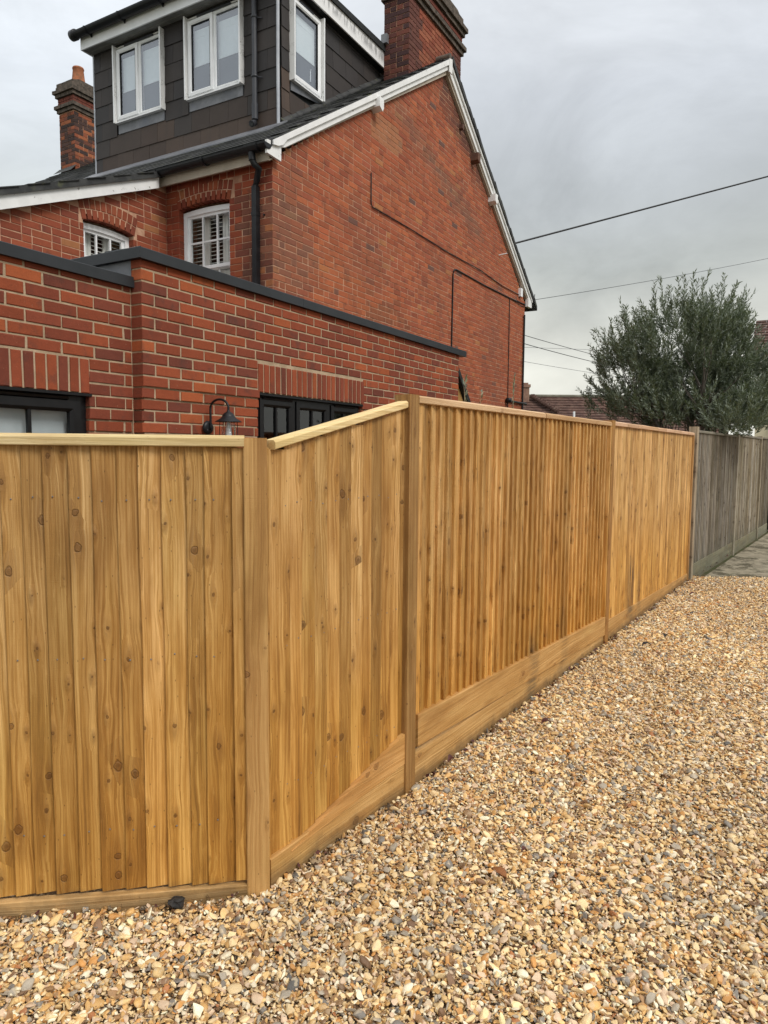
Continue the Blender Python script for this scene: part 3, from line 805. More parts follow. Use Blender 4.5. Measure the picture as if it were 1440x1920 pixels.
def courses(fr, parent, BK, a, b_, zlo, zhi, L=.215, H=.065, J=.010, ch=.075, datum=CZ0, holes=(), colf=newcol, corner0=None, clip=None, dp=.03, patt='S', n=.006, nf=None, edge=None, seed=0):
    k0 = int(math.floor((zlo - datum) / ch)); k = k0
    while datum + k * ch < zhi:
        z0 = datum + k * ch + J / 2; z1 = z0 + H
        if z0 > zhi - .02: break
        z1 = min(z1, zhi)
        zc = (z0 + z1) / 2
        aa, bb = a, b_
        if edge:
            aa, bb = edge(zc)
            if bb - aa < .06: k += 1; continue
        # unit joints along the course
        x = aa; units = []
        if patt == 'S':
            first = L if (k % 2 == 0) else (L - J) / 2
            units.append(first)
            gen = lambda: L
        else:
            seq = [L, L, L, (L - J) / 2] if patt == 'G' else [L, (L - J) / 2]
            idx = (k * 2 + (k // 2)) % len(seq)
            first = L if k % 2 == 0 else (L - J) / 2
            units.append(first)
            cnt = [idx]
            def gen():
                cnt[0] += 1; return seq[cnt[0] % len(seq)] if RND.random() > .08 else (L - J) / 2
        if edge and aa > a + .01:      # keep the bond registered to the wall's own start
            x = a
        i = 0
        while x < bb - .02:
            w_ = units[i] if i < len(units) else gen(); i += 1
            jj = RND.uniform(-.0025, .0025)
            s0, s1 = x, min(x + w_ + jj, bb); x = x + w_ + J
            if s1 <= aa + .02: continue
            s0 = max(s0, aa)
            if bb - s1 < .03: s1 = bb
            segs = [(s0, s1)]
            for h in holes:
                if h[2] - .004 < zc < h[3] + .004:
                    ns = []
                    for p, q_ in segs:
                        if p >= h[1]: ns.append((h[1] if p - h[1] < .05 else p, q_)); continue
                        if q_ <= h[0]: ns.append((p, h[0] if h[0] - q_ < .05 else q_)); continue
                        if p < h[0] - .03: ns.append((p, h[0]))
                        if q_ > h[1] + .03: ns.append((h[1] + .0, q_))
                    segs = ns
            for p, q_ in segs:
                if q_ - p < .025: continue
                if clip and not clip((p + q_) / 2, zc): continue
                d_ = dp
                if corner0 and p < a + .001: d_ = corner0
                for h in holes:
                    if h[2] - .1 < zc < h[3] + .004 and (abs(p - h[1]) < .002 or abs(q_ - h[0]) < .002): d_ = max(d_, .10)
                nn = n if nf is None else nf(zc, (p + q_) / 2)
                BK.add(parent, fr, p, q_, z0, z1, d_, colf((p + q_) / 2, zc), nn)
            if s1 >= bb: break
        k += 1

def step_n(z, s): return .006 + (0 if z > 1.965 else -.011 if z > 1.89 else -.019)
def step_nl(z, s): return .006 + (0 if z > 1.745 else -.010 if z > 1.67 else -.016)
sold_r = (1.139, 2.735, 2.010, 2.238); sold_l = (-1.8, -.330, 1.890, 2.105)
courses(FE, wall_r, EB, 0.0, ext_end, 1.30, 2.764, L=.213, J=.012, H=.063, holes=[(win_r[0], win_r[1], 0, win_r[2]), sold_r], corner0=.102, nf=step_n)
courses(FL, wall_l, EB, -2.985, -.006, 1.30, 2.612, L=.213, J=.012, H=.063, holes=[(win_l[0], win_l[1], 0, win_l[2]), sold_l], nf=step_nl)
for fr, wall, sp in ((FE, wall_r, sold_r), (FL, wall_l, sold_l)):
    s = sp[0] + .008
    while s < sp[1] - .03:
        EB.add(wall, fr, s, s + .0635, sp[2] + .004, sp[3] - .006, .09, newcol(), .0065)
        s += .0735
EB.place(300)
# flat roof behind the copings
m = MB(); m.box(FE, .05, ext_end - .05, -3.0, -.252, 2.55, 2.60); m.box(FL, -3.0, .045, -2.9, -.252, 2.43, 2.48)
m.build('roof', mottled('roof_felt', (.07, .07, .07), (.1, .1, .1), 8, .9, .4, 60), ext)
# copings: profile with a drip, dark aluminium
m = MB(); m.prof(FE, [(.040, 2.762), (.040, 2.828), (.036, 2.832), (-.30, 2.842), (-.30, 2.77), (.030, 2.762)], -.030, 1.70); m.build('coping', M_ALU, ext)
m = MB(); m.prof(FE, [(.040, 2.762), (.040, 2.828), (.036, 2.832), (-.30, 2.842), (-.30, 2.77), (.030, 2.762)], 1.702, 4.62); m.build('coping', M_ALU, ext)
m = MB(); m.prof(FE, [(.040, 2.760), (.040, 2.828), (.036, 2.832), (-.30, 2.842), (-.30, 2.77), (.030, 2.760)], 4.622, 5.20); m.build('coping', M_ALU, ext)
m = MB(); m.prof(FRt, [(.040, 2.763), (.040, 2.829), (.036, 2.833), (-.28, 2.843), (-.28, 2.77), (.030, 2.763)], .302, .82); m.build('coping', M_ALU, ext)
m = MB(); m.prof(Fr(E0, D2, -D1), [(.040, 2.763), (.040, 2.829), (.036, 2.833), (.03, 2.833), (.03, 2.763)], -.042, .302); m.build('coping', M_ALU, ext)
m = MB(); m.prof(FL, [(.034, 2.592), (.034, 2.656), (.030, 2.660), (-.30, 2.668), (-.30, 2.60), (.026, 2.592)], -3.15, .022); m.build('coping', M_ALU, ext)
m = MB(); m.box(FRt, .085, .60, -.02, .004, 2.662, 2.765); m.build('flashing', M_LEAD, ext)

def casement(parent, fr, s0, s1, z0, z1, n, lights, fw=.06, sw=.058, mats=None, glass=None, bars=None, vents=True, backing=None, backz=None):
    """uPVC window: outer frame, mitred sashes, glazing bars, trickle vents"""
    mf, mg = mats
    w_ = MB()
    w_.box(fr, s0, s0 + fw, n - .07, n, z0, z1); w_.box(fr, s1 - fw, s1, n - .07, n, z0, z1)
    w_.box(fr, s0 + fw, s1 - fw, n - .07, n - .001, z1 - fw, z1); w_.box(fr, s0 + fw, s1 - fw, n - .07, n - .001, z0, z0 + fw)
    win = w_.build('window', mf, parent)
    for (a, b_, sash) in lights:
        m_ = MB(); d = .016 if sash else -.004; sw_ = sw if sash else .012
        za, zb_ = z0 + fw - (.014 if sash else 0), z1 - fw + (.014 if sash else 0)
        P = lambda x, nn, z: fr.p(x, n + nn, z)
        o_ = [(a, za), (b_, za), (b_, zb_), (a, zb_)]; i_ = [(a + sw_, za + sw_), (b_ - sw_, za + sw_), (b_ - sw_, zb_ - sw_), (a + sw_, zb_ - sw_)]
        mid = [(a + sw_ * .72, za + sw_ * .72), (b_ - sw_ * .72, za + sw_ * .72), (b_ - sw_ * .72, zb_ - sw_ * .72), (a + sw_ * .72, zb_ - sw_ * .72)]
        for k in range(4):
            k2 = (k + 1) % 4
            m_.face([P(*[o_[k][0], -.03, o_[k][1]]), P(o_[k2][0], -.03, o_[k2][1]), P(o_[k2][0], d, o_[k2][1]), P(o_[k][0], d, o_[k][1])])
            m_.face([P(o_[k][0], d, o_[k][1]), P(o_[k2][0], d, o_[k2][1]), P(mid[k2][0], d + .001, mid[k2][1]), P(mid[k][0], d + .001, mid[k][1])])
            m_.face([P(mid[k][0], d + .001, mid[k][1]), P(mid[k2][0], d + .001, mid[k2][1]), P(i_[k2][0], d - .014, i_[k2][1]), P(i_[k][0], d - .014, i_[k][1])])
            m_.face([P(i_[k][0], d - .014, i_[k][1]), P(i_[k2][0], d - .014, i_[k2][1]), P(i_[k2][0], d - .045, i_[k2][1]), P(i_[k][0], d - .045, i_[k][1])])
        m_.build('sash', mf, win)
        gp = MB(); gp.face([P(i_[0][0], d - .028, i_[0][1]), P(i_[1][0], d - .028, i_[1][1]), P(i_[2][0], d - .028, i_[2][1]), P(i_[3][0], d - .028, i_[3][1])])
        gp.build('pane', mg, win, fix=False)
        if bars:
            c_ = (a + b_) / 2; bb = MB(); bb.box(fr, c_ - .011, c_ + .011, n + d - .035, n + d - .014, za + sw_, zb_ - sw_); bb.build('glazing_bar', mf, win)
    return win

# left black window, pale net behind the glass
wl = casement(ext, FL, win_l[0], win_l[1], 1.0, win_l[2], -.035, [(-1.70, -1.06, True), (-1.04, -.385, True)], mats=(M_UPVC_BLACK, M_GLASS_C), bars=True, sw=.066, fw=.062)
m = MB()
m.prof(FL, [(-.030, 1.842), (-.012, 1.850), (-.008, 1.864), (-.030, 1.872)], -1.66, -1.12); m.prof(FL, [(-.030, 1.842), (-.012, 1.850), (-.008, 1.864), (-.030, 1.872)], -.90, -.47)
m.build('trickle_vent', M_UPVC_BLACK, wl)
m = MB(); m.box(FL, win_l[0] - .02, win_l[1] + .012, -.03, .012, 1.874, 1.890); m.build('lintel_trim', M_UPVC_BLACK, wl)
m = MB(); m.face([FL.p(-1.8, -.105, 1.0), FL.p(-.3, -.105, 1.0), FL.p(-.3, -.105, 1.95), FL.p(-1.8, -.105, 1.95)]); m.build('net_curtain', M_NET, wl, fix=False)
# right black window, three lights, dark room behind
wr = casement(ext, FE, win_r[0], win_r[1], 1.0, win_r[2], -.04, [(1.20, 1.66, True), (1.685, 2.19, True), (2.215, 2.685, True)], mats=(M_UPVC_BLACK, M_GLASS_D), bars=True, sw=.066, fw=.05)
m = MB()
for a, b_ in ((1.23, 1.62), (2.27, 2.62)): m.prof(FE, [(-.036, 1.956), (-.016, 1.963), (-.012, 1.976), (-.036, 1.984)], a, b_)
m.build('trickle_vent', M_UPVC_BLACK, wr)
m = MB(); m.box(FE, win_r[0] - .01, win_r[1] + .012, -.03, .006, 1.990, 2.006); m.build('lintel_trim', M_UPVC_BLACK, wr)
m = MB(); m.box(FE, 1.1, 2.8, -2.6, -2.5, .9, 2.4); m.box(FE, 1.05, 1.09, -2.6, -.26, .9, 2.4); m.box(FE, 2.81, 2.85, -2.6, -.26, .9, 2.4); m.build('room', M_ROOM, wr)

# coach light on the wall
lamp = thing('wall_lantern', FE.p(.577, .02, 1.62), 'black swan-neck lantern with glass cage on the red brick extension wall', 'wall light')
m = MB(); m.lathe(FE.p(.577, .006, 1.712), [(0, .022), (.030, .022), (.044, .016), (.050, .006), (.050, 0)], 24, axis=-D2); m.build('wall_plate', M_BLACK, lamp)
m = MB()
for a_ in (.7, 3.8): m.lathe(FE.p(.577 + .028 * cos(a_), .026, 1.712 + .028 * sin(a_)), [(0, .006), (.005, .004), (.006, 0)], 8, axis=-D2)
m.build('screw', M_GREYPIPE, lamp)
arm = [FE.p(.577, .02, 1.70)] + [FE.p(.577, .036, 1.69 + .012 * i) for i in range(1, 14)]
hx = .085
for i in range(1, 15):
    a_ = pi * i / 15; arm.append(FE.p(.577, .036 + hx * (1 - cos(a_)), 1.850 + .062 * sin(a_)))
arm += [FE.p(.577, .036 + 2 * hx, 1.850), FE.p(.577, .036 + 2 * hx, 1.822)]
m = MB(); m.tube(arm, .0085, 8); m.build('arm', M_BLACK, lamp)
LC = FE.p(.577, .036 + 2 * hx, 0)
m = MB(); m.lathe(LC, [(.009, 1.834), (.014, 1.822), (.032, 1.812), (.044, 1.794), (.047, 1.784), (.054, 1.782), (.056, 1.776), (.092, 1.754), (.094, 1.750), (.088, 1.750), (.05, 1.762), (0, 1.765)], 28); m.build('cap', M_BLACK, lamp)
m = MB(); m.lathe(LC, [(.046, 1.758), (.050, 1.70), (.046, 1.62), (.040, 1.585)], 20)
for i in range(7): m.lathe(LC, [(.0490, 1.735 - i * .020), (.0512, 1.731 - i * .020), (.0490, 1.727 - i * .020)], 20)
m.build('glass_shade', M_GLASS_C, lamp, fix=False)
for k in range(6):
    a_ = k * pi / 3 + .35; m = MB(); dxy = lambda r_: V(cos(a_) * r_, sin(a_) * r_, 0)
    m.tube([LC + dxy(.060) + UP * 1.760, LC + dxy(.064) + UP * 1.66, LC + dxy(.052) + UP * 1.575], .0028, 6); m.build('cage_bar', M_BLACK, lamp)
m = MB(); m.lathe(LC, [(0, 1.565), (.055, 1.568), (.056, 1.580), (.045, 1.590), (0, 1.590)], 24); m.build('base_ring', M_BLACK, lamp)
m = MB(); m.lathe(LC, [(.012, 1.76), (.018, 1.70), (.022, 1.66), (.012, 1.63), (0, 1.62)], 14); m.build('bulb', M_WHITE_UPVC, lamp)

# ------------------------------------------------------------------ the house
GW = 8.62; EAV = 4.76; AP = 4.39; SL = .645
TW = 1.638
house = thing('brick_house', P0, 'old two-storey red brick house with white bargeboards, tile-hung dormer and tall gable wall', 'house')
FG = Fr(P0, D1, -D2)                                   # gable
FR_ = Fr(P0, D2, -D1)                                  # rear wall
FWg = Fr(P0 + D2 * TW, D1, -D2)                        # wing wall
HB = Bricks()
def cop_y(x): return 457 + .26 * x if x < 185 else (484 - (x - 185) * .27 if x < 264 else 467 + .3237 * (x - 264) if x < 871 else 770)
HB.hid = lambda x, y, fr: y > cop_y(x) + 12 or (fr is FG and False)

OLD = [(.355, .096, .042), (.325, .086, .039), (.375, .108, .045), (.295, .080, .041), (.340, .098, .046)]
def mixc(a, b_, f): return tuple(a[i] * (1 - f) + b_[i] * f for i in range(3))
def gabcol(s, z):
    c = RND.choice(OLD); f = RND.uniform(.84, 1.14); c = tuple(x * f for x in c)
    nz = fnoise(s * 1.3, z * 2.2, 4.0)
    if RND.random() < .018: c = (.38, .15, .06)
    if RND.random() < .014: c = (.14, .07, .055)
    # warmer band low down near the corner
    wv = max(0, 1 - abs(z - 3.5) / .8) * max(0, 1 - abs(s - 1.2) / 2.4)
    c = mixc(c, (.40, .125, .045), min(1, wv * (.45 + nz * .6)))
    # grey-brown weathered brickwork by the corner
    q_ = exp(-((s - .35) / .45) ** 2) * (1 if z < 4.45 else .4) * (1 if z > 3.45 else .6) + .25 * nz
    if q_ > .35: c = mixc(c, (.125, .082, .062), min(.62, (q_ - .25) * 1.3) * RND.uniform(.5, 1))
    # sooty streak under the far verge
    line = 7.75 - .66 * abs(s - AP)
    if s > 4.3 and line - z < .75: c = mixc(c, (.055, .035, .03), max(0, min(.85, 1.05 - (line - z) / .75 + nz * .7)) * (1 if s < 5.7 else max(0, 1 - (s - 5.7) / 1.2)))
    # grey diagonal stain and pale repair patch
    ds = abs((z - 6.35) + .30 * (s - 3.2)); 
    if 2.4 < s < 6.2: c = mixc(c, (.15, .095, .065), max(0, .6 - ds / .42) * RND.uniform(.6, 1.2))
    if 2.15 < s < 2.95 and 5.75 < z < 6.18: c = mixc(c, (.36, .175, .085), .6)
    if 2.0 < s < 3.3 and 3.0 < z < 3.9 and RND.random() < .4 + nz: c = mixc(c, (.14, .06, .035), .5)
    if s > 6: c = mixc(c, (.31, .088, .042), .3)
    n2 = fnoise(s * .8 + 7, z * 1.1, 2.0) + .5 * fnoise(s * 2.6, z * 3.4, 8.0)
    if n2 > .12: c = mixc(c, (.17, .070, .046), min(.42, (n2 - .12) * 1.1) * RND.uniform(.5, 1.1))
    return c
def rearcol(s, z):
    c = RND.choice([(.27, .062, .028), (.235, .053, .026), (.29, .073, .031), (.205, .048, .027)]); f = RND.uniform(.85, 1.12); c = tuple(x * f for x in c)
    if s < .45 and z < 4.45: c = mixc(c, (.115, .066, .048), RND.uniform(.3, .75))
    if RND.random() < .04: c = (.33, .12, .05)
    return c
def wingcol(s, z):
    c = RND.choice([(.285, .073, .036), (.255, .064, .033), (.30, .083, .040), (.225, .060, .035)]); f = RND.uniform(.86, 1.12)
    if RND.random() < .05: return (.34, .14, .06)
    return tuple(x * f for x in c)

# structural leaves
m = MB(); m.prism(FG, [(0.0, 0), (GW, 0), (GW, EAV), (AP, EAV + 2.98), (0.0, EAV)], -.3, 0); gab = m.build('wall', M_MORT_OLD, house)
w2 = (.629, 1.425, 3.05, 4.435)
m = MB(); ring_boxes(m, FR_, .302, 9.0, 0, 4.80, [(w2[0] - .006, w2[1] + .006, w2[2], w2[3] + .075)], -.3, -.001); m.box(FR_, .001, .301, -.29, -.001, 0, 4.74); rear = m.build('wall', M_MORT_OLD, house)
w1 = (-1.186, -.513, 2.75, 4.02)
m = MB()
topw = lambda s: 4.735 + .4115 * s if s > -4 else 3.1
for a, b_, lo in ((-3.6, w1[0] - .006, 0), (w1[0] - .006, w1[1] + .006, w1[3] + .07), (w1[1] + .006, -.302, 0), (-.302, -.002, 0)):
    m.prism(FWg, [(a, lo), (b_, lo), (b_, topw(b_)), (a, topw(a))], -.28, 0)
m.box(FWg, w1[0], w1[1], -.28, 0, 0, w1[2])
wing = m.build('wall', M_MORT_OLD, house)

gl = lambda z: (0.0, GW) if z < EAV - .02 else ((z - EAV) / .68 + .0, GW - (z - EAV) / .705)
courses(FG, gab, HB, 0.0, GW, 2.2, 7.72, L=.2145, J=.0075, H=.0675, colf=gabcol, corner0=.213, patt='G', edge=gl, dp=.02, n=.0045, datum=CZ0)
def arch_in(fr_s0, fr_s1, spring, rise, ring):
    c = (fr_s0 + fr_s1) / 2; hw = (fr_s1 - fr_s0) / 2; R = (hw * hw + rise * rise) / (2 * rise); cz = spring + rise - R
    return c, cz, R
A2 = arch_in(w2[0], w2[1], w2[3] - .015, .038, .22); A1 = arch_in(w1[0], w1[1], w1[3] - .0, .040, .22)
def clipA(A, hw, ringw):
    def f(s, z):
        d = hypot(s - A[0], z - A[1]); return not (d < A[2] + ringw - .012 and abs(s - A[0]) < hw + .0 + (z - A[1] - A[2] + .1) * .30 and z > A[1] + A[2] - .16)
    return f
courses(FR_, rear, HB, 0.0, TW - .005, 2.4, 4.74, L=.2145, J=.0075, H=.0675, colf=rearcol, holes=[(w2[0], w2[1], 0, w2[3] - .01)], clip=clipA(A2, .40, .225), corner0=.102, patt='F', dp=.02, n=.0045, edge=None)
courses(FWg, wing, HB, -2.9, -.006, 2.5, 4.72, L=.2145, J=.0075, H=.0675, colf=wingcol, holes=[(w1[0], w1[1], 0, w1[3] - .01)], clip=lambda s, z: clipA(A1, .35, .225)(s, z) and z < topw(s) - .02, patt='F', dp=.02, n=.0045)
for A, hw, fr, wall, colf in ((A2, .398, FR_, rear, rearcol), (A1, .337, FWg, wing, wingcol)):
    th = math.asin(hw / A[2])
    for ring in range(2):
        Rm = A[2] + .054 + ring * .112; N = int(2 * th * 1.06 * Rm / .073)
        for i in range(N):
            a_ = -th * 1.06 + 2 * th * 1.06 * (i + .5) / N
            cs, cz_ = A[0] + Rm * sin(a_), A[1] + Rm * cos(a_)
            if fr is FWg and cz_ > topw(cs) - .03: continue
            HB.add(wall, fr, cs - .0315, cs + .0315, cz_ - .051, cz_ + .051, .11, tuple(x * .92 for x in colf(1, 5)), .006, rot=(-a_ if fr.n.dot(UP.cross(fr.a)) >= 0 else a_))
HB.place(300, 1.3)

# ---- windows of the old house: sliding sashes with plantation shutters
def sash_window(parent, fr, s0, s1, z0, z1, rise, zmeet, rec, cols, rows):
    n = -rec; w_ = MB(); fw = .055; c = (s0 + s1) / 2; hw = (s1 - s0) / 2
    w_.box(fr, s0, s0 + fw, n - .09, n, z0, z1); w_.box(fr, s1 - fw, s1, n - .09, n, z0, z1); w_.box(fr, s0 - .04, s1 + .04, n - .09, n + .03, z0 - .05, z0)
    N = 10; outer = []; inner = []
    for i in range(N + 1):
        x = s0 + (s1 - s0) * i / N; f = 1 - ((x - c) / hw) ** 2
        outer.append((x, z1 + rise * f)); inner.append((x, z1 - .055 + rise * f * .75))
    for i in range(N): w_.prism(fr, [inner[i], inner[i + 1], outer[i + 1], outer[i]], n - .09, n - .001)
    win = w_.build('window', M_WHITE_UPVC, parent)
    a, b_ = s0 + fw, s1 - fw; st = .038
    for (za, zb_, d) in ((zmeet, z1 - .05 + rise * .3, -.022), (z0, zmeet + .02, -.05)):
        m_ = MB(); nn = n + d
        m_.box(fr, a, a + st, nn - .03, nn, za, zb_); m_.box(fr, b_ - st, b_, nn - .03, nn, za, zb_)
        m_.box(fr, a + st, b_ - st, nn - .03, nn - .001, za, za + st); m_.box(fr, a + st, b_ - st, nn - .03, nn - .001, zb_ - st * .8, zb_ + .03)
        m_.build('sash', M_WHITE_UPVC, win)
        gb = MB()
        for i in range(1, cols): x = a + (b_ - a) * i / cols; gb.box(fr, x - .010, x + .010, nn - .027, nn - .003, za + st, zb_ - st * .8)
        for j in range(1, rows): z = za + (zb_ - za) * j / rows; gb.box(fr, a + st, b_ - st, nn - .026, nn - .004, z - .010, z + .010)
        gb.build('glazing_bar', M_WHITE_UPVC, win)
        p = MB(); p.face([fr.p(a, nn - .016, za), fr.p(b_, nn - .016, za), fr.p(b_, nn - .016, zb_), fr.p(a, nn - .016, zb_)]); p.build('pane', M_GLASS_C, win, fix=False)
    # shutters: pairs of stiles with louvres
    k = 3; ws = (s1 - s0 + .1) / k
    for i in range(k):
        x0_ = s0 - .05 + ws * i; x1_ = x0_ + ws - .004; sm = MB(); nb = n - .13
        for za, zb_ in ((z0 - .02, zmeet - .01), (zmeet, z1 + rise)):
            sm.box(fr, x0_, x0_ + .042, nb - .025, nb, za, zb_); sm.box(fr, x1_ - .042, x1_, nb - .025, nb, za, zb_)
            sm.box(fr, x0_ + .042, x1_ - .042, nb - .025, nb - .001, za, za + .07); sm.box(fr, x0_ + .042, x1_ - .042, nb - .025, nb - .001, zb_ - .07, zb_)
            z = za + .095
            while z < zb_ - .09:
                sm.prof(fr, [(nb + .006, z - .011), (nb + .009, z - .005), (nb - .034, z + .013), (nb - .037, z + .007)], x0_ + .044, x1_ - .044); z += .046
        sm.build('shutter', M_SHUTTER, win)
    rm = MB(); rm.box(fr, s0 - .3, s1 + .3, -.95, -.9, z0 - .2, z1 + .3); rm.build('room', M_ROOM, win)
    return win
sash_window(house, FR_, w2[0], w2[1], w2[2], w2[3] - .030, .020, 3.72, .075, 3, 2)
sash_window(house, FWg, w1[0], w1[1], w1[2], w1[3] - .012, .022, 3.38, .075, 3, 2)

# ---- roofs
FRf = Fr(P0, D1, -D2)
rz = lambda s: 4.93 + SL * (s + .1)
m = MB()
m.prism(FG, [(-.13, rz(-.13) - .09), (AP + .03, rz(AP + .03) - .09), (GW + .30, rz(AP) - .66 * (GW + .30 - AP) - .05), (GW + .30, rz(AP) - .66 * (GW + .30 - AP) + .005), (AP + .03, rz(AP + .03) - .012), (-.13, rz(-.13) - .012)], -8.95, .09)
roof = m.build('roof', M_SLATE, house)
# slates near the verge as pieces
SLM = {}
def slate_mesh(v):
    if v in SLM: return SLM[v]
    rr = random.Random(v + 40); w_, l, t = .122, .24, .0045
    j = lambda: rr.uniform(-.006, .006)
    top = [(-w_, -.02 + j(), 0), (w_, -.02 + j(), 0), (w_, l, 0), (-w_, l, 0)]
    pts = [(x, y, t) for x, y, _ in top] + [(x, y, -t) for x, y, _ in top]
    me = bpy.data.meshes.new('slate'); me.from_pydata(pts, [], [(0, 1, 2, 3), (7, 6, 5, 4), (0, 4, 5, 1), (1, 5, 6, 2), (2, 6, 7, 3), (3, 7, 4, 0)]); me.update()
    me.materials.append(M_SLATE); SLM[v] = me; return me
upv = (D1 + UP * SL).normalized(); nv = (UP - D1 * SL).normalized(); tv = upv.cross(nv).normalized()   # tv points along -D2 or D2
def slate_M(s, t, z, rx=0.0, tilt=.03):
    c = P0 + D1 * s + D2 * t + UP * z
    u2 = (upv + nv * -tilt).normalized(); n2 = tv.cross(u2)
    R = Matrix(((tv.x, u2.x, n2.x), (tv.y, u2.y, n2.y), (tv.z, u2.z, n2.z))) @ Matrix.Rotation(rx, 3, 'Z')
    M = R.to_4x4(); M.translation = c; return M
gau = .19; ds = gau * cos(math.atan(SL)); row = 0; s = -.13; st = MB()
while s < AP:
    t = -.085 + (.0 if row % 2 else .125)
    if row % 2 == 0: pass
    while t < 8.9:
        if s > 1.15 and .95 < t < 3.9 and s < AP - .65: t += .25; continue
        v = RND.randrange(6); tt = t + .122 - .01
        M = slate_M(s, tt, rz(s) + .004, RND.uniform(-.012, .012), .04 + RND.uniform(-.01, .012))
        if t < .75 and row < 24: link('slate', slate_mesh(v), None, roof, M)
        else: 
            me = slate_mesh(v); st.mesh([M @ q_.co for q_ in me.vertices], [tuple(p.vertices) for p in me.polygons])
        t += .25
    s += ds; row += 1
# verge of the far slope, seen as a stepped dark edge
slope2 = .66
s = AP + .05
for i in range(26):
    z = rz(AP) - slope2 * (s - AP)
    M = Matrix.Identity(4)
    a = FG.p(s, .125 + RND.uniform(-.01, .01), z - .025); b_ = FG.p(s + .21, .125, z - slope2 * .21 - .035)
    u_ = UP * (.085 + RND.uniform(-.008, .012))
    st.mesh([a, b_, b_ + u_, a + u_, a + D2 * .3, b_ + D2 * .3, b_ + D2 * .3 + u_, a + D2 * .3 + u_], [(0, 1, 2, 3), (4, 7, 6, 5), (0, 4, 5, 1), (3, 2, 6, 7), (0, 3, 7, 4), (1, 5, 6, 2)])
    s += .178
tag(st.build('slates', M_SLATE, roof, fix=False), kind='stuff')
m = MB(); m.tube([FG.p(AP + .02, .10, rz(AP) + .02), FG.p(AP + .02, -8.95, rz(AP) + .02)], .055, 8); m.build('ridge_tiles', mottled('ridge', (.09, .08, .07), (.16, .12, .09), 8, .9, .5, 60), roof)
# catslide roof over the wing
cz_ = lambda s: 4.915 + .4115 * s
FC = Fr(P0 + D2 * TW, D1, -D2)
m = MB(); m.prism(FC, [(-4.6, cz_(-4.6) - .07), (.02, cz_(.02) - .07), (.02, cz_(.02)), (-4.6, cz_(-4.6))], -7.3, .12); wr_ = m.build('roof', M_SLATE, house)
uc = (D1 + UP * .4115).normalized(); nc_ = (UP - D1 * .4115).normalized(); tc_ = uc.cross(nc_).normalized()
st2 = MB(); s = -4.6; row = 0
while s < .0:
    t = -.135 + (.12 if row % 2 else 0)
    while t < 3.0:
        c = FC.p(s, 0, cz_(s) + .001) + D2 * (t + .122); u2 = (uc - nc_ * .025).normalized(); n2 = tc_.cross(u2)
        R = Matrix(((tc_.x, u2.x, n2.x), (tc_.y, u2.y, n2.y), (tc_.z, u2.z, n2.z))); M = R.to_4x4(); M.translation = c
        M = M @ Matrix.Rotation(RND.uniform(-.03, .03), 4, 'Z')
        if t < .35 and s > -2.4: link('slate', slate_mesh(RND.randrange(6)), None, wr_, M)
        else:
            me = slate_mesh(RND.randrange(6)); st2.mesh([M @ q_.co for q_ in me.vertices], [tuple(p.vertices) for p in me.polygons])
        t += .25
    s += .17; row += 1
tag(st2.build('slates', M_SLATE, wr_, fix=False), kind='stuff')
# catslide bargeboard
m = MB(); m.prism(FC, [(-4.6, cz_(-4.6) - .215), (-.19, cz_(-.19) - .19), (-.19, cz_(-.19) - .03), (-4.6, cz_(-4.6) - .03)], .062, .09); m.build('bargeboard', M_WHITE_OLD, house)
# gable bargeboards with moulded upper edge and scrolled foot
def bz(s): return rz(s) - .045
m = MB(); m.prism(FG, [(-.19, 4.735), (.05, 4.725), (.052, 4.865), (.075, 4.885), (.12, 4.90), (AP - .02, bz(AP) - .145), (AP - .02, bz(AP) - .03), (-.10, bz(-.10) + .0), (-.19, 4.875)], .052, .082)
m.build('bargeboard', M_WHITE_OLD, house)
m = MB(); m.prism(FG, [(-.02, 4.86), (.06, 4.90), (.13, bz(.13) - .052), (AP - .02, bz(AP) - .07), (AP - .02, bz(AP) + .012), (-.11, bz(-.11) + .012), (-.11, bz(-.11) - .035)], .080, .108); m.build('bargeboard_moulding', M_WHITE_OLD, house)
m = MB(); m.prism(FG, [(AP + .02, bz(AP) - .165), (GW + .20, bz(AP) - .66 * (GW + .2 - AP) - .12), (GW + .20, bz(AP) - .66 * (GW + .2 - AP) + .0), (AP + .02, bz(AP) - .01)], .052, .078); m.build('bargeboard', M_WHITE_OLD, house)
m = MB(); m.prism(FG, [(AP + .02, bz(AP) - .055), (GW + .22, bz(AP) - .66 * (GW + .22 - AP) - .04), (GW + .22, bz(AP) - .66 * (GW + .22 - AP) + .012), (AP + .02, bz(AP) + .012)], .076, .104); m.build('bargeboard_moulding', M_WHITE_OLD, house)
m = MB(); m.prism(FG, [(AP - .06, bz(AP) - .20), (AP + .05, bz(AP) - .20), (AP + .05, bz(AP) + .03), (AP - .06, bz(AP) + .0)], .104, .12); m.build('apex_block', M_WHITE_OLD, house)
m = MB(); m.prism(FG, [(AP - .0, bz(AP) - .20), (GW + .1, bz(AP) - .66 * (GW + .1 - AP) - .155), (GW + .1, bz(AP) - .66 * (GW + .1 - AP) - .12), (AP, bz(AP) - .12)], .0, .052)
m.prism(FG, [(.16, bz(.16) - .14), (AP, bz(AP) - .20), (AP, bz(AP) - .12), (.16, bz(.16) - .05)], .0, .052); m.build('verge_soffit', M_SOFFIT, house)
m = MB(); zf = bz(AP) - .66 * (GW + .15 - AP)
m.box(FG, GW - .02, GW + .22, .02, .085, zf - .20, zf + .0); m.build('eaves_box', M_WHITE_OLD, house)
m = MB(); m.tube([FG.p(GW + .30, .11, zf - .02), FG.p(GW + .30, -3, zf - .02)], .055, 10)
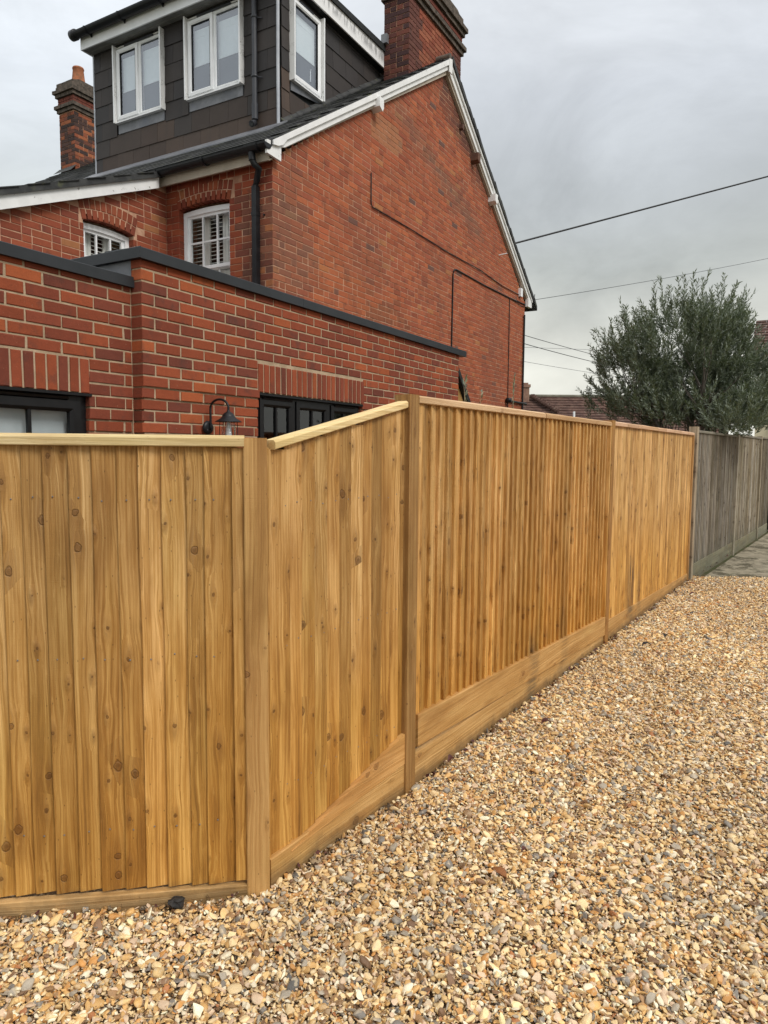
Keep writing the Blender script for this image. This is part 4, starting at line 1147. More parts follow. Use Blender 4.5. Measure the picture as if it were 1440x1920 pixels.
m.tube([FG.p(GW + .28 + .05 * cos(a_ * .6), .12, zf - .13 + .05 * sin(a_ * .6)) for a_ in range(10)], .008, 6); m.tube([FG.p(GW + .24, .12, zf - .02), FG.p(GW + .24, .14, zf + .10)], .008, 6); m.build('gutter', M_BLACK, house)
# purlin ends
for s, zc, mt, w_ in ((2.137, 6.19, M_WHITE_OLD, .11), (5.557, 6.70, mottled('purlin_brown', (.10, .05, .035), (.16, .08, .05), 9, .8), .11), (6.43, 6.27, M_WHITE_OLD, .12), (5.02, 7.02, M_BRICK_S if False else mottled('purlin_small', (.10, .05, .035), (.14, .06, .04), 9, .8), .06)):
    m = MB(); m.prism(FG, [(s - w_ / 2, zc - w_ * .5), (s + w_ * .2, zc - w_ * .9), (s + w_ / 2, zc - w_ * .5), (s + w_ / 2, zc + w_ * .6), (s - w_ / 2, zc + w_ * .6)], 0, .15 if w_ > .1 else .07); m.build('purlin_end', mt, house)
m = MB(); m.tube([FG.p(7.0, 0, 5.39), FG.p(7.02, .16, 5.41)], .012, 8); m.build('wall_pin', M_WHITE_OLD, house)

# eaves of the rear wall: fascia, soffit, gutter, downpipe
m = MB(); m.box(FR_, -.04, 1.64, .10, .12, 4.69, 4.87); m.build('fascia', M_SOFFIT, house)
m = MB(); m.prof(FR_, [(0, 4.755), (.10, 4.69), (.10, 4.71), (0, 4.775)], -.04, 1.63); m.build('soffit', M_SOFFIT, house)
gp_ = [(.066 * cos(a_), .060 * sin(a_)) for a_ in [pi + pi * i / 10 for i in range(11)]]
gq = [(.056 * cos(a_), .050 * sin(a_)) for a_ in [2 * pi - pi * i / 10 for i in range(11)]]
GUT = [(x + .19, z + 4.835) for x, z in gp_ + gq]
m = MB(); m.prof(FR_, GUT, -.09, 1.66, smooth=False); m.face([FR_.p(-.09, x + .19, z + 4.835) for x, z in gp_]); m.face([FR_.p(1.66, x + .19, z + 4.835) for x, z in gp_])
GUTB = [(x * 1.14 + .19, z * 1.18 + 4.835) for x, z in gp_] + [(x + .19, z + 4.835) for x, z in gp_[::-1]]
for t in (.02, .80, 1.54): m.prof(FR_, GUTB, t, t + (.17 if t < .5 else .03))
m.build('gutter', M_BLACK, house)
m = MB(); c = .205
m.tube([FR_.p(.135, .19, 4.80), FR_.p(.125, .19, 4.69)], .040, 12); m.tube([FR_.p(.13, .19, 4.71), FR_.p(.11, .17, 4.65), FR_.p(.085, .13, 4.62), FR_.p(.18, .055, 4.53), FR_.p(c, .045, 4.49), FR_.p(c, .045, 4.44)], .035, 12)
m.build('downpipe_bend', M_BLACK, house)
m = MB()
fw_ = Fr(P0 + D2 * c, D2, -D1); m.box(fw_, -.0325, .0325, .012, .077, 2.7, 4.48); m.build('downpipe', M_GREYPIPE if False else M_BLACK, house)
m = MB(); m.box(fw_, -.037, .037, .010, .080, 4.16, 4.20); m.tube([fw_.p(-.09, .02, 4.17), fw_.p(-.09, 0, 4.17)], .01, 8); m.build('pipe_bracket', M_BLACK, house)

# ---- dormer
DS, DT0, DT1 = 1.054, .716, 4.175; DTOP = 7.395
FDF = Fr(P0 + D1 * DS, D2, -D1)                       # dormer front, s = t
FDC = Fr(P0 + D2 * DT0, D1, -D2)                      # dormer cheek
m = MB(); m.prism(FDC, [(DS + .02, rz(DS) - .05), (3.95, rz(3.95) - .02), (3.95, 7.60), (DS + .02, 7.55)], -(DT1 - DT0) + .02, -.02); dorm = m.build('dormer', M_FELT, house)
wins = ((2.715, 3.685), (1.285, 2.27)); WZ0, WZ1 = 6.29, 7.36
TC = [(.044, .039, .038), (.051, .044, .041), (.041, .038, .038)]; TB = [(.080, .057, .045), (.070, .051, .042), (.060, .046, .039)]
TM = {}
def tile_piece(fr, s0, s1, z0, z1, col, sl=None):
    ff = fr; t = ff.a if ff.n.dot(UP.cross(ff.a)) < 0 else -ff.a; yv = UP.cross(t)
    c = ff.p((s0 + s1) / 2, .004 + RND.uniform(-.001, .004), z0)
    M = Matrix(((t.x, yv.x, 0, c.x), (t.y, yv.y, 0, c.y), (0, 0, 1, c.z), (0, 0, 0, 1)))
    w_ = (s1 - s0) / 2 - .0018; h = z1 - z0
    key = (round(w_, 3), round(h, 2))
    sgn = 1 if ff.a.dot(t) > 0 else -1
    if sl is None and key in TM: me = TM[key]
    else:
        if sl is None: top = [(-w_, h), (w_, h)]; bot = [(-w_, 0), (w_, 0)]
        else: bot = [(-w_, max(0, sl(s0 if sgn > 0 else s1) - z0)), (w_, max(0, sl(s1 if sgn > 0 else s0) - z0))]; top = [(-w_, h), (w_, h)]
        if top[0][1] - bot[0][1] < .004 and top[1][1] - bot[1][1] < .004: return
        bot = [(x, min(z, h - .002)) for x, z in bot]
        nb = -.016; nt = -.006
        pts = [(bot[0][0], nb, bot[0][1]), (bot[1][0], nb, bot[1][1]), (top[1][0], nt, top[1][1] + .02), (top[0][0], nt, top[0][1] + .02)]
        pts += [(x, y + .010, z) for x, y, z in pts]
        me = bpy.data.meshes.new('tile'); me.from_pydata(pts, [], [(0, 1, 2, 3), (7, 6, 5, 4), (0, 4, 5, 1), (1, 5, 6, 2), (2, 6, 7, 3), (3, 7, 4, 0)]); me.update(); me.materials.append(M_TILE)
        if sl is None: TM[key] = me
    o = link('tile', me, None, dorm, M); o.color = (*col, 1)
HT = .2475; zt0 = 5.64
for k in range(8):
    z0 = zt0 + k * HT; z1 = min(z0 + HT, DTOP)
    for fr, a, b_, isf in ((FDF, DT0 + .02, DT1, True), (FDC, DS + .02, 3.93, False)):
        s = a - (.165 if k % 2 else 0)
        while s < b_ - .01:
            e = min(s + .33, b_); p = max(s, a); s += .33
            segs = [(p, e)]
            hol = [(w_[0] - .0, w_[1] + .0) for w_ in wins] if isf else [(1.235, 1.925)]
            if z0 + HT * .5 > WZ0 - .13 and z0 < WZ1 - .04:
                for h in hol:
                    ns = []
                    for x, y in segs:
                        if y <= h[0] or x >= h[1]: ns.append((x, y)); continue
                        if x < h[0] - .01: ns.append((x, h[0]))
                        if y > h[1] + .01: ns.append((h[1], y))
                    segs = ns
            for x, y in segs:
                if y - x < .03: continue
                br = k < 2 or (k == 2 and not isf and x < 1.5)
                c = RND.choice(TB if br and RND.random() < .88 else TC); f = RND.uniform(.88, 1.12)
                lim = None
                if not isf:
                    if rz(min(x, y)) > z0 - .01: lim = lambda q_: rz(q_) + .03
                    if rz(x) + .03 > z1: continue
                tile_piece(fr, x, y, z0, z1, tuple(v_ * f for v_ in c), lim)
# lead corner strip and edge trims, aprons under the windows
m = MB(); m.tube([FDF.p(DT0 + .004, .026, 5.66), FDF.p(DT0 + .006, .028, 6.4), FDF.p(DT0 + .004, .026, DTOP)], .021, 8); m.build('corner_trim', M_LEAD_L, dorm)
m = MB(); m.box(FDF, DT1 - .002, DT1 + .022, -.02, .022, 5.68, DTOP); m.build('corner_trim', M_LEAD_L, dorm)
for w_ in wins:
    m = MB(); m.box(FDF, w_[0] + .02, w_[1] - .02, .006, .022, WZ0 - .135, WZ0 + .0); m.build('apron', M_LEAD, dorm)
m = MB(); m.prism(FDC, [(1.26, rz(1.26) + .37), (1.93, rz(1.93) + .03), (1.93, WZ0), (1.26, WZ0)], .006, .022); m.build('apron', M_LEAD, dorm)
# dressed lead flashing where dormer meets roof
m = MB()
a_ = [FDF.p(DT0 - .12, .14, rz(DS - .14) + .022), FDF.p(4.30, .14, rz(DS - .14) + .022), FDF.p(4.30, .0, rz(DS) + .03), FDF.p(DT0 - .12, .0, rz(DS) + .03)]
a_[0] = FDF.p(DT0 - .10, .38, rz(DS - .38) + .026) ; a_[1] = FDF.p(4.30, .38, rz(DS - .38) + .026)
m.mesh([*a_, *[p - UP * .02 for p in a_]], [(0, 1, 2, 3), (7, 6, 5, 4), (0, 4, 5, 1), (1, 5, 6, 2), (2, 6, 7, 3), (3, 7, 4, 0)])
m.build('flashing', M_LEAD, roof)
m = MB()
for i in range(9):
    s0_, s1_ = DS + i * .31, DS + (i + 1) * .31 + .02
    pts = [FDC.p(s0_, .07, rz(s0_) + .024), FDC.p(s1_, .07, rz(s1_) + .024), FDC.p(s1_, .01, rz(s1_) + .07), FDC.p(s0_, .01, rz(s0_) + .07 + .012)]
    m.mesh(pts + [p - UP * .02 for p in pts], [(0, 1, 2, 3), (7, 6, 5, 4), (0, 4, 5, 1), (1, 5, 6, 2), (2, 6, 7, 3), (3, 7, 4, 0)])
m.build('flashing', M_SLATE, roof)
# dormer fascia, soffit, gutter, roof edge
m = MB(); m.box(FDF, DT0 - .135, DT1 + .03, .185, .205, 7.385, 7.555); m.build('fascia', M_WHITE_UPVC, dorm)
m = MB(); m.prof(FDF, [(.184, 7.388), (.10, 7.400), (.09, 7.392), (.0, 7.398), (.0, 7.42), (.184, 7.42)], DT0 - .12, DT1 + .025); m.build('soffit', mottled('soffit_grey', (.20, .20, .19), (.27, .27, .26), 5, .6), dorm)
m = MB(); m.box(FDC, DS - .183, 3.56, .115, .135, 7.415, 7.645); m.build('fascia', M_WHITE_STREAK, dorm)
m = MB(); m.box(FDC, DS + .0, 3.56, .0, .114, 7.42, 7.46); m.build('soffit', M_FELT, dorm)
m = MB(); m.box(FDF, DT1 + .032, DT1 + .05, -1.6, .204, 7.387, 7.557); m.build('fascia', M_WHITE_UPVC, dorm)
m = MB(); m.prism(FDC, [(DS - .215, 7.60), (3.75, 7.645), (3.75, 7.745), (DS - .215, 7.66)], -(DT1 - DT0) - .06, .16); m.build('roof_deck', M_FELT, dorm)
m = MB(); z_ = 7.555
GD = [(x * 1.05 + .275, z * 1.2 + z_ + .03) for x, z in gp_ + gq]
m.prof(FDF, GD, DT0 - .10, DT1 + .10)
m.lathe(FDF.p(DT1 + .05, .275, z_ + .02), [(.0, 0), (.072, .0), (.075, .01), (.072, .09), (.05, .1), (0, .1)], 16, axis=D2)
GDB = [(x * 1.18 + .275, z * 1.36 + z_ + .03) for x, z in gp_] + [(x * 1.05 + .275, z * 1.2 + z_ + .03) for x, z in gp_[::-1]]
for t in (1.0, 1.75, 2.5, 3.25, 3.95): m.prof(FDF, GDB, t, t + .028)
m.build('gutter', M_BLACK, dorm)
m = MB()
for t in (1.0, 1.75, 2.5, 3.25, 3.95): m.prism(Fr(FDF.p(t, 0, 0), -D1, D2), [(.207, 7.55), (.215, 7.49), (.30, 7.56), (.207, 7.60)], 0, .02)
m.build('gutter_bracket', M_BLACK, dorm)
m = MB(); c = 1.072
m.tube([FDF.p(c, .06, 7.40), FDF.p(c, .06, 5.80)], .034, 14); m.tube([FDF.p(c, .06, 5.98), FDF.p(c, .06, 5.79)], .042, 14); m.tube([FDF.p(c, .06, 5.80), FDF.p(c, .07, 5.745), FDF.p(c, .13, 5.71)], .040, 14)
m.build('downpipe', M_GREYPIPE, dorm)
m = MB()
for z in (7.02, 6.30): m.lathe(FDF.p(c, .06, z), [(.036, 0), (.043, .004), (.043, .03), (.036, .034)], 14); m.tube([FDF.p(c, .06, z + .015), FDF.p(c - .10, .03, z - .005)], .008, 6)
m.build('pipe_bracket', M_GREYPIPE, dorm)
m = MB(); m.lathe(FDF.p(c, .135, 5.708), [(.032, 0), (0, .002)], 12, axis=-D1); m.build('pipe_mouth', M_FELT, dorm)

# dormer windows (parts of the house: frame boards > sashes, panes, blind)
def dormer_window(fr, s0, s1, left_open, one=False, mould=False):
    w_ = MB(); z0, z1 = WZ0, WZ1
    # protruding side boards and sill
    w_.box(fr, s0, s0 + .02, .0, .090, z0, z1 + .0); w_.box(fr, s1 - .02, s1, .0, .090, z0, z1); w_.box(fr, s0 + .02, s1 - .02, .0, .024, z1 - .02, z1)
    win = w_.build('window', M_MOULD, house)
    w_ = MB(); w_.prof(fr, [(.0, z0), (.07, z0), (.07, z0 + .014), (.03, z0 + .03), (0, z0 + .03)], s0 + .02, s1 - .02); w_.build('sill', M_WHITE_UPVC, win)
    for q_ in (s0, s1 - .02):
        w_ = MB(); w_.box(fr, q_ - .001, q_ + .021, .091, .096, z0, z1 + .002); w_.build('edge_trim', M_WHITE_UPVC, win)
    fr_m = MB(); a, b_ = s0 + .022, s1 - .022; fw = .04; n = .034; zt = z1 - .04
    fr_m.box(fr, a, a + fw, n - .06, n, z0 + .034, zt); fr_m.box(fr, b_ - fw, b_, n - .06, n, z0 + .034, zt); fr_m.box(fr, a + fw, b_ - fw, n - .06, n - .001, zt - fw, zt); fr_m.box(fr, a + fw, b_ - fw, n - .06, n - .001, z0 + .034, z0 + .034 + fw)
    c = (a + b_) / 2
    lights = [(a + fw * .4, b_ - fw * .4, True)] if one else ([(a + fw * .3, c - .008, False), (c + .012, b_ - fw * .4, True)] if left_open else [(a + fw * .4, c - .012, True), (c + .008, b_ - fw * .3, False)])
    if not one: fr_m.box(fr, c - .03, c + .03, n - .06, n - .002, z0 + .05, zt - .02)
    fr_m.build('frame', M_WHITE_UPVC, win)
    for (p, q_, sash) in lights:
        sw = .055 if sash else .03; d = .022 if sash else .004; za, zb_ = z0 + .05, zt - .015
        m_ = MB()
        o_ = [(p, za), (q_, za), (q_, zb_), (p, zb_)]; i_ = [(p + sw, za + sw), (q_ - sw, za + sw), (q_ - sw, zb_ - sw), (p + sw, zb_ - sw)]
        P = lambda x, nn, z: fr.p(x, nn, z)
        for k in range(4):
            k2 = (k + 1) % 4
            m_.face([P(o_[k][0], n - .02, o_[k][1]), P(o_[k2][0], n - .02, o_[k2][1]), P(o_[k2][0], n + d, o_[k2][1]), P(o_[k][0], n + d, o_[k][1])])
            mk = lambda q1, q2, f: (q1[0] * (1 - f) + q2[0] * f, q1[1] * (1 - f) + q2[1] * f)
            mA, mB_ = mk(o_[k], i_[k], .7), mk(o_[k2], i_[k2], .7)
            m_.face([P(o_[k][0], n + d, o_[k][1]), P(o_[k2][0], n + d, o_[k2][1]), P(mB_[0], n + d + .001, mB_[1]), P(mA[0], n + d + .001, mA[1])])
            m_.face([P(mA[0], n + d + .001, mA[1]), P(mB_[0], n + d + .001, mB_[1]), P(i_[k2][0], n + d - .012, i_[k2][1]), P(i_[k][0], n + d - .012, i_[k][1])])
            m_.face([P(i_[k][0], n + d - .012, i_[k][1]), P(i_[k2][0], n + d - .012, i_[k2][1]), P(i_[k2][0], n - .03, i_[k2][1]), P(i_[k][0], n - .03, i_[k][1])])
        m_.build('sash', M_WHITE_UPVC, win)
        gk = MB(); gk.box(fr, p + sw, p + sw + .007, n - .028, n + d - .012, za + sw, zb_ - sw); gk.box(fr, q_ - sw - .007, q_ - sw, n - .028, n + d - .012, za + sw, zb_ - sw); gk.box(fr, p + sw, q_ - sw, n - .028, n + d - .0125, zb_ - sw - .007, zb_ - sw); gk.build('gasket', M_BLACK, win)
        gp2 = MB(); gp2.face([P(i_[0][0], n - .006, i_[0][1]), P(i_[1][0], n - .006, i_[1][1]), P(i_[2][0], n - .006, i_[2][1]), P(i_[3][0], n - .006, i_[3][1])]); gp2.build('pane', M_GLASS, win, fix=False)
    bl = MB(); bl.box(fr, a + .07, b_ - .07, -.0185, -.0165, z0 + .46, zt - .12); bl.box(fr, a + .07, b_ - .07, -.022, -.012, z0 + .44, z0 + .46); bl.box(fr, a + .07, b_ - .07, -.0165, -.0145, zt - .22, zt - .215)
    bl.build('blind', M_BLIND, win)
    hd = MB(); hd.prof(fr, [(.02, z1 - .04), (.05, z1 - .04), (.05, z1 - .015), (.02, z1 - .01)], s0 + .2, s1 - .2); hd.build('head_vent', M_GREYPIPE, win)
    if one:
        hh = MB(); hh.tube([fr.p(b_ - .17, -.012, z0 + .20), fr.p(b_ - .175, -.012, z0 + .33), fr.p(b_ - .15, -.012, z0 + .36)], .009, 8); hh.build('handle', M_WHITE_UPVC, win)
    rm = MB(); rm.box(fr, a, b_, -.0195, -.0190, z0 + .04, zt); rm.build('room', mottled('room_blue', (.10, .11, .125), (.13, .14, .155), 2, .9), win)
    return win
dormer_window(FDF, *wins[0], True); dormer_window(FDF, *wins[1], True); dormer_window(FDC, 1.238, 1.922, False, one=True)

# ---- chimneys
CB = Bricks(); CB.hid = lambda *a: True
def chimney(s0, s1, t0, t1, z0, ztop, colf, pots, label=None):
    m = MB(); f = Fr(P0, D1, -D2); m.box(f, s0 + .004, s1 - .004, -t1 + .004, -t0 - .004, z0, ztop); ch = m.build('chimney', M_MORT_OLD, house)
    if label: ch['label'] = label
    CBl = Bricks(); CBl.hid = lambda *a: True
    fr1 = Fr(P0 + D2 * t0, D1, -D2); fr2 = Fr(P0 + D1 * s0, D2, -D1); fr3 = Fr(P0 + D1 * s1, D2, D1)
    courses(fr1, ch, CBl, s0, s1, z0 + .05, ztop, L=.2145, J=.0075, H=.0675, colf=colf, corner0=.10, patt='F', dp=.02, n=.0045)
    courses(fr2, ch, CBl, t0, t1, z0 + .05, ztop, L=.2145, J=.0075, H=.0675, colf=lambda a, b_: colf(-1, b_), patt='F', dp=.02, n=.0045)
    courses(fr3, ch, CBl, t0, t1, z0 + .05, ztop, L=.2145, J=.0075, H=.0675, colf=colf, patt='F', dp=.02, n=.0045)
    CBl.place(0)
    def band(za, n_c, out, name='corbel_course'):
        for i in range(n_c):
            m = MB(); o = out[i]; z = za + i * .075
            # each course as separate bricks with joints
            for (fr, a, b_) in ((Fr(P0 + D2 * t0, D1, -D2), s0 - o, s1 + o), (Fr(P0 + D1 * s0, D2, -D1), t0 - o, t1 + o), (Fr(P0 + D1 * s1, D2, D1), t0 - o, t1 + o)):
                x = a
                while x < b_ - .01:
                    e = min(x + RND.uniform(.19, .222), b_)
                    if b_ - e < .05: e = b_
                    dz1 = RND.uniform(-.003, .003); m.box(fr, x + .003, e - .003, -.09, o + RND.uniform(-.005, .003), z + .004 + dz1, z + .071 + dz1); x = e
            m.build(name, M_CHCAP, ch)
    z = ztop
    band(z - .0, 2, (.04, .075)); 
    core = MB(); core.box(f, s0 + .01, s1 - .01, -t1 + .01, -t0 - .01, z, z + .62); core.build('core', M_MORT_OLD, ch)
    mid = Bricks(); mid.hid = lambda *a: True
    for fr, a, b_ in ((fr1, s0 - .015, s1 + .015), (fr2, t0 - .015, t1 + .015), (fr3, t0 - .015, t1 + .015)):
        courses(fr, ch, mid, a, b_, z + .155, z + .305, datum=z + .155, L=.2145, J=.0075, H=.0675, colf=lambda *a: (.15, .045, .03), patt='S', dp=.03, n=.017)
    mid.place(0)
    band(z + .31, 2, (.055, .095)); band(z + .46, 2, (.045, .03))
    fl = MB(); fl.prism(Fr(P0 + D2 * t0, D1, -D2), [(s0, z + .61), (s1, z + .61), (s1 - .15, z + .68), (s0 + .15, z + .68)], -(t1 - t0), 0); fl.build('flaunching', M_CHCAP, ch)
    for (ps, pt, h) in pots:
        p = MB(); c = P0 + D1 * ps + D2 * pt
        p.lathe(c, [(.150, z + .62), (.148, z + .66), (.125, z + .62 + h * .55), (.110, z + .62 + h * .88), (.118, z + .62 + h * .90), (.122, z + .62 + h * .95), (.112, z + .62 + h), (.09, z + .62 + h), (.085, z + .6 + h * .6)], 24); p.build('chimney_pot', M_TERRA, ch)
    return ch
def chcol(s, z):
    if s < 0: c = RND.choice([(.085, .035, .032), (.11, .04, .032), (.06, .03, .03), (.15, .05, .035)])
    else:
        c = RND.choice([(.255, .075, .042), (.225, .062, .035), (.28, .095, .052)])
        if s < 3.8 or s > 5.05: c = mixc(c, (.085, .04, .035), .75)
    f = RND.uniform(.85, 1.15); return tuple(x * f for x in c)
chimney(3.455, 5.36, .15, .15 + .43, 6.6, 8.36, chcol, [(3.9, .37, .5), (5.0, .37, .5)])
def chcol2(s, z):
    c = RND.choice([(.06, .035, .03), (.30, .10, .045), (.26, .08, .04), (.07, .04, .035), (.045, .03, .028), (.16, .06, .04)]); f = RND.uniform(.85, 1.15)
    return tuple(x * f for x in c)
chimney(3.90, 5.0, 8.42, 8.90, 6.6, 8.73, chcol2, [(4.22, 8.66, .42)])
m = MB(); c_ = P0 + D1 * 3.86
m.mesh([P0 + D1 * 3.74 + D2 * 8.36 + UP * (rz(3.74) + .03), P0 + D1 * 3.74 + D2 * 8.95 + UP * (rz(3.74) + .03), P0 + D1 * 3.89 + D2 * 8.95 + UP * (rz(3.89) + .08), P0 + D1 * 3.89 + D2 * 8.36 + UP * (rz(3.89) + .10)], [(0, 1, 2, 3)])
m.build('flashing', M_SLATE, roof)
m = MB(); m.box(Fr(P0 + D1 * 3.42, D2, -D1), .50, .60, -.03, .03, 7.74, 7.87); m.build('flashing', M_LEAD, roof)

# ---- cables and pipes on the gable
def wall_cable(pts, r_=.011, name='cable', n=.018, smooth=3):
    P = [FG.p(s, n, z) for s, z in pts]; m = MB(); m.tube(P, r_, 6); return m.build(name, M_BLACK, house)
wall_cable([(2.092, 5.30), (2.094, 4.93), (2.10, 4.885), (2.13, 4.862), (3.2, 4.875), (4.6, 4.86), (6.0, 4.89), (7.2, 4.84), (8.2, 4.86)], .008)
wall_cable([(4.796, 2.6), (4.80, 3.4), (4.815, 4.56), (4.835, 4.61), (4.88, 4.645), (4.95, 4.66), (6.2, 4.66), (7.6, 4.69), (8.60, 4.73)], .0125)
wall_cable([(7.62, 4.70), (7.64, 2.3)], .008)
wall_cable([(7.7, 4.70), (8.3, 4.66), (8.55, 4.68)], .006)
m = MB(); m.tube([FG.p(GW - .10, .035, 4.5), FG.p(GW - .10, .035, 2.3)], .020, 8); m.build('waste_pipe', M_BLACK, house)
m = MB(); m.tube([FG.p(7.6, .04, 2.62), FG.p(8.75, .04, 2.62)], .022, 8); m.lathe(FG.p(7.55, .03, 2.62), [(.0, .09), (.05, .09), (.055, 0), (.03, -.02)], 12, axis=-D2); m.build('waste_pipe', M_BLACK, house)
m = MB(); m.box(FG, 8.18, 8.30, .0, .06, 4.83, 5.0); m.build('junction_box', M_WHITE_UPVC, house)
m = MB(); m.tube([FG.p(8.75, .06, 4.72), FG.p(8.9, .10, 4.66), FG.p(9.0, .12, 4.70), FG.p(8.9, .10, 4.74)], .012, 6); m.build('cable', M_BLACK, house)

# ------------------------------------------------------------------ lean-to store past the extension
lean = thing('lean_to_store', FE.p(5.3, -.5, 0), 'small brown timber lean-to with sloping black roof edge past the extension', 'shed')
m = MB(); m.prism(FE, [(5.06, 0), (6.1, 0), (6.1, 1.48), (5.06, 2.52)], -1.0, -.06); m.build('side_wall', M_WOOD, lean)
m = MB(); m.prism(FE, [(5.05, 2.54), (6.25, 1.34), (6.25, 1.42), (5.05, 2.63)], -1.1, .0); m.build('roof', M_FELT, lean)

# ------------------------------------------------------------------ far houses
def tiled_slope(name, parent, A, along, up_dir, L, Hs, rowh, mt, tile_w=.3, wav=.02):
    """rows of lapped tiles on a slope starting at the eaves corner A"""
    m = MB(); along = Vector(along).normalized(); up_dir = Vector(up_dir).normalized(); nn = along.cross(up_dir).normalized()
    if nn.z < 0: nn = -nn
    r_ = 0; u = 0.0
    while u < Hs:
        x = -(tile_w / 2 if r_ % 2 else 0)
        while x < L:
            a, b_ = max(0, x), min(L, x + tile_w - .005); x += tile_w
            if b_ - a < .03: continue
            lift = .045 + RND.uniform(-.008, .012)
            p = A + along * a + up_dir * u + nn * lift; q_ = A + along * b_ + up_dir * u + nn * (lift + RND.uniform(-.008, .008))
            p2 = A + along * a + up_dir * (u + rowh * 1.05) + nn * .01; q2 = A + along * b_ + up_dir * (u + rowh * 1.05) + nn * .01
            m.mesh([p, q_, q2, p2, p - nn * .04, q_ - nn * .04], [(0, 1, 2, 3), (0, 4, 5, 1)])
        u += rowh; r_ += 1
    return tag(m.build(name, mt, parent, fix=False), kind='stuff')

M_BRICKFAR = mottled('far_brick', (.20, .11, .08), (.28, .17, .12), 4, .9)
c1 = thing('far_cottage', V(11, 42, 0), 'distant low cottage with a brown tiled roof seen between the gable and the tree', 'house')
RX0, RX1, RY, RZ = 7.2, 19.0, 42.0, 4.86
m = MB(); fx = Fr((0, RY, 0), (1, 0, 0), (0, -1, 0)); m.box(fx, RX0 + .3, RX1 - .3, -3.0, 3.0, 0, 2.3); m.build('wall', M_CREAM, c1)
m = MB(); m.mesh([V(RX0, RY - 3.4, 2.2), V(RX1, RY - 3.4, 2.2), V(RX1, RY, RZ - .02), V(RX0, RY, RZ - .02), V(RX0, RY + 3.4, 2.2), V(RX1, RY + 3.4, 2.2)], [(0, 1, 2, 3), (3, 2, 5, 4), (0, 3, 4), (1, 5, 2)]); cr_roof = m.build('roof', M_ROOF_BROWN, c1)
tiled_slope('roof_tiles', cr_roof, V(RX0, RY - 3.4, 2.2), V(1, 0, 0), V(0, 3.4, RZ - 2.2), RX1 - RX0, hypot(3.4, RZ - 2.2), .26, M_ROOF_BROWN, .42)
m = MB(); m.tube([V(RX0, RY, RZ + .02), V(RX1, RY, RZ + .02)], .11, 8); m.build('ridge_tiles', mottled('ridge_mossy', (.20, .19, .15), (.13, .12, .09), 2, .9), cr_roof)
m = MB()
for i in range(12):
    f = i / 12; c = V(8.55 + 1.25 * f, RY - .35 - 1.3 * f, RZ + .02 - 1.0 * f - .02)
    m.tube([c, c + V(.16, -.12, -.03)], [.12, .15], 7)
m.build('hip_tiles', M_ROOF_BROWN, cr_roof)
m = MB(); fc = Fr((8.3, RY - .2, 0), (1, 0, 0), (0, -1, 0)); m.box(fc, -.45, .12, -.3, .3, 4.0, 5.35); m.box(fc, -.5, .18, -.36, .36, 5.35, 5.52); m.box(fc, -.40, .06, -.25, .25, 5.5, 5.62); m.build('chimney', M_BRICKFAR, c1)
m = MB(); m.tube([V(10.4, 39.0, 2.2), V(10.4, 39.0, 3.83)], .06, 8); m.build('vent_pipe', M_WHITE_UPVC, c1)

c2 = thing('neighbour_house', V(14, 25, 0), 'cream-walled house with dark tiled roof behind the tree at the right edge', 'house')
fx2 = Fr((11.75, 22.5, 0), V(.875, -.484, 0), V(-.484, -.875, 0))
m = MB(); m.box(fx2, 0, 8, -6, 0, 0, 4.9); m.build('wall', M_CREAM, c2)
m = MB(); hp = lambda a, n, z: fx2.p(a, n, z)
m.mesh([hp(-.25, .35, 4.72), hp(8.3, .35, 4.72), hp(8.3, -3, 6.2), hp(.9, -3, 6.2), hp(-.25, -6.3, 4.72), hp(8.3, -6.3, 4.72)], [(0, 1, 2, 3), (3, 2, 5, 4), (0, 3, 4)]); rf2 = m.build('roof', M_ROOF_BROWN, c2)
tiled_slope('roof_tiles', rf2, hp(-.2, .35, 4.75), fx2.a, (fx2.n * -3.35 + UP * 1.48), 8.4, 3.62, .33, M_ROOF_BROWN, .33)
m = MB(); a, b_ = .42, 1.5
m.box(fx2, a, b_, .0, .06, 1.45, 2.65); w3 = m.build('window', M_WHITE_UPVC, c2)
m = MB(); m.box(fx2, a + .08, a + .5, .055, .066, 1.55, 2.02); m.box(fx2, a + .08, a + .5, .055, .066, 2.1, 2.57); m.build('pane', M_GLASS_D, w3)
pl = thing('dark_post', V(7.85, 14.2, 0), 'dark blue-black post standing past the grey fence at the right edge', 'post')
m = MB(); m.tube([V(8.02, 14.55, 0), V(8.02, 14.55, 2.45)], .055, 10); m.build('shaft', M_BLACK, pl)
m = MB(); m.lathe(V(8.02, 14.55, 0), [(.06, 2.45), (.07, 2.47), (.06, 2.50), (0, 2.53)], 12); m.build('cap', M_BLACK, pl)

# ------------------------------------------------------------------ overhead wires
def wire(name, a, b_, r_, sag, label, cat='cable', group=None, mt=None):
    a, b_ = Vector(a), Vector(b_); N = 24; P = []
    for i in range(N + 1):
        f = i / N; p = a.lerp(b_, f); p.z -= sag * 4 * f * (1 - f); P.append(p)
    m = MB(); m.tube(P, r_, 6); return tag(m.build(name, mt or M_BLACK, None), label, cat, group)
def ray(x, y):
    return cf + cr * ((x - 720) / FPX) - cu * ((y - 960) / FPX)
def at(x, y, Y):
    d = ray(x, y); return CAM + d * (Y / d.y)
HBm = FG.p(7.4, -.12, 5.9)
wire('overhead_cable', at(955, 459, 15.2), at(1700, 262, 20), .019, .0, 'thick black overhead cable running up to the right from behind the gable verge')
wire('overhead_cable', at(1003, 562, 15.6), at(1650, 436, 26), .006, .12, 'thin cable from the eaves corner passing above the tree', mt=M_GREYPIPE)
wire('overhead_cable', at(978, 627, 26), at(1230, 690, 44), .012, .10, 'upper one of the two parallel cables between house corner and tree', mt=M_GREYPIPE)
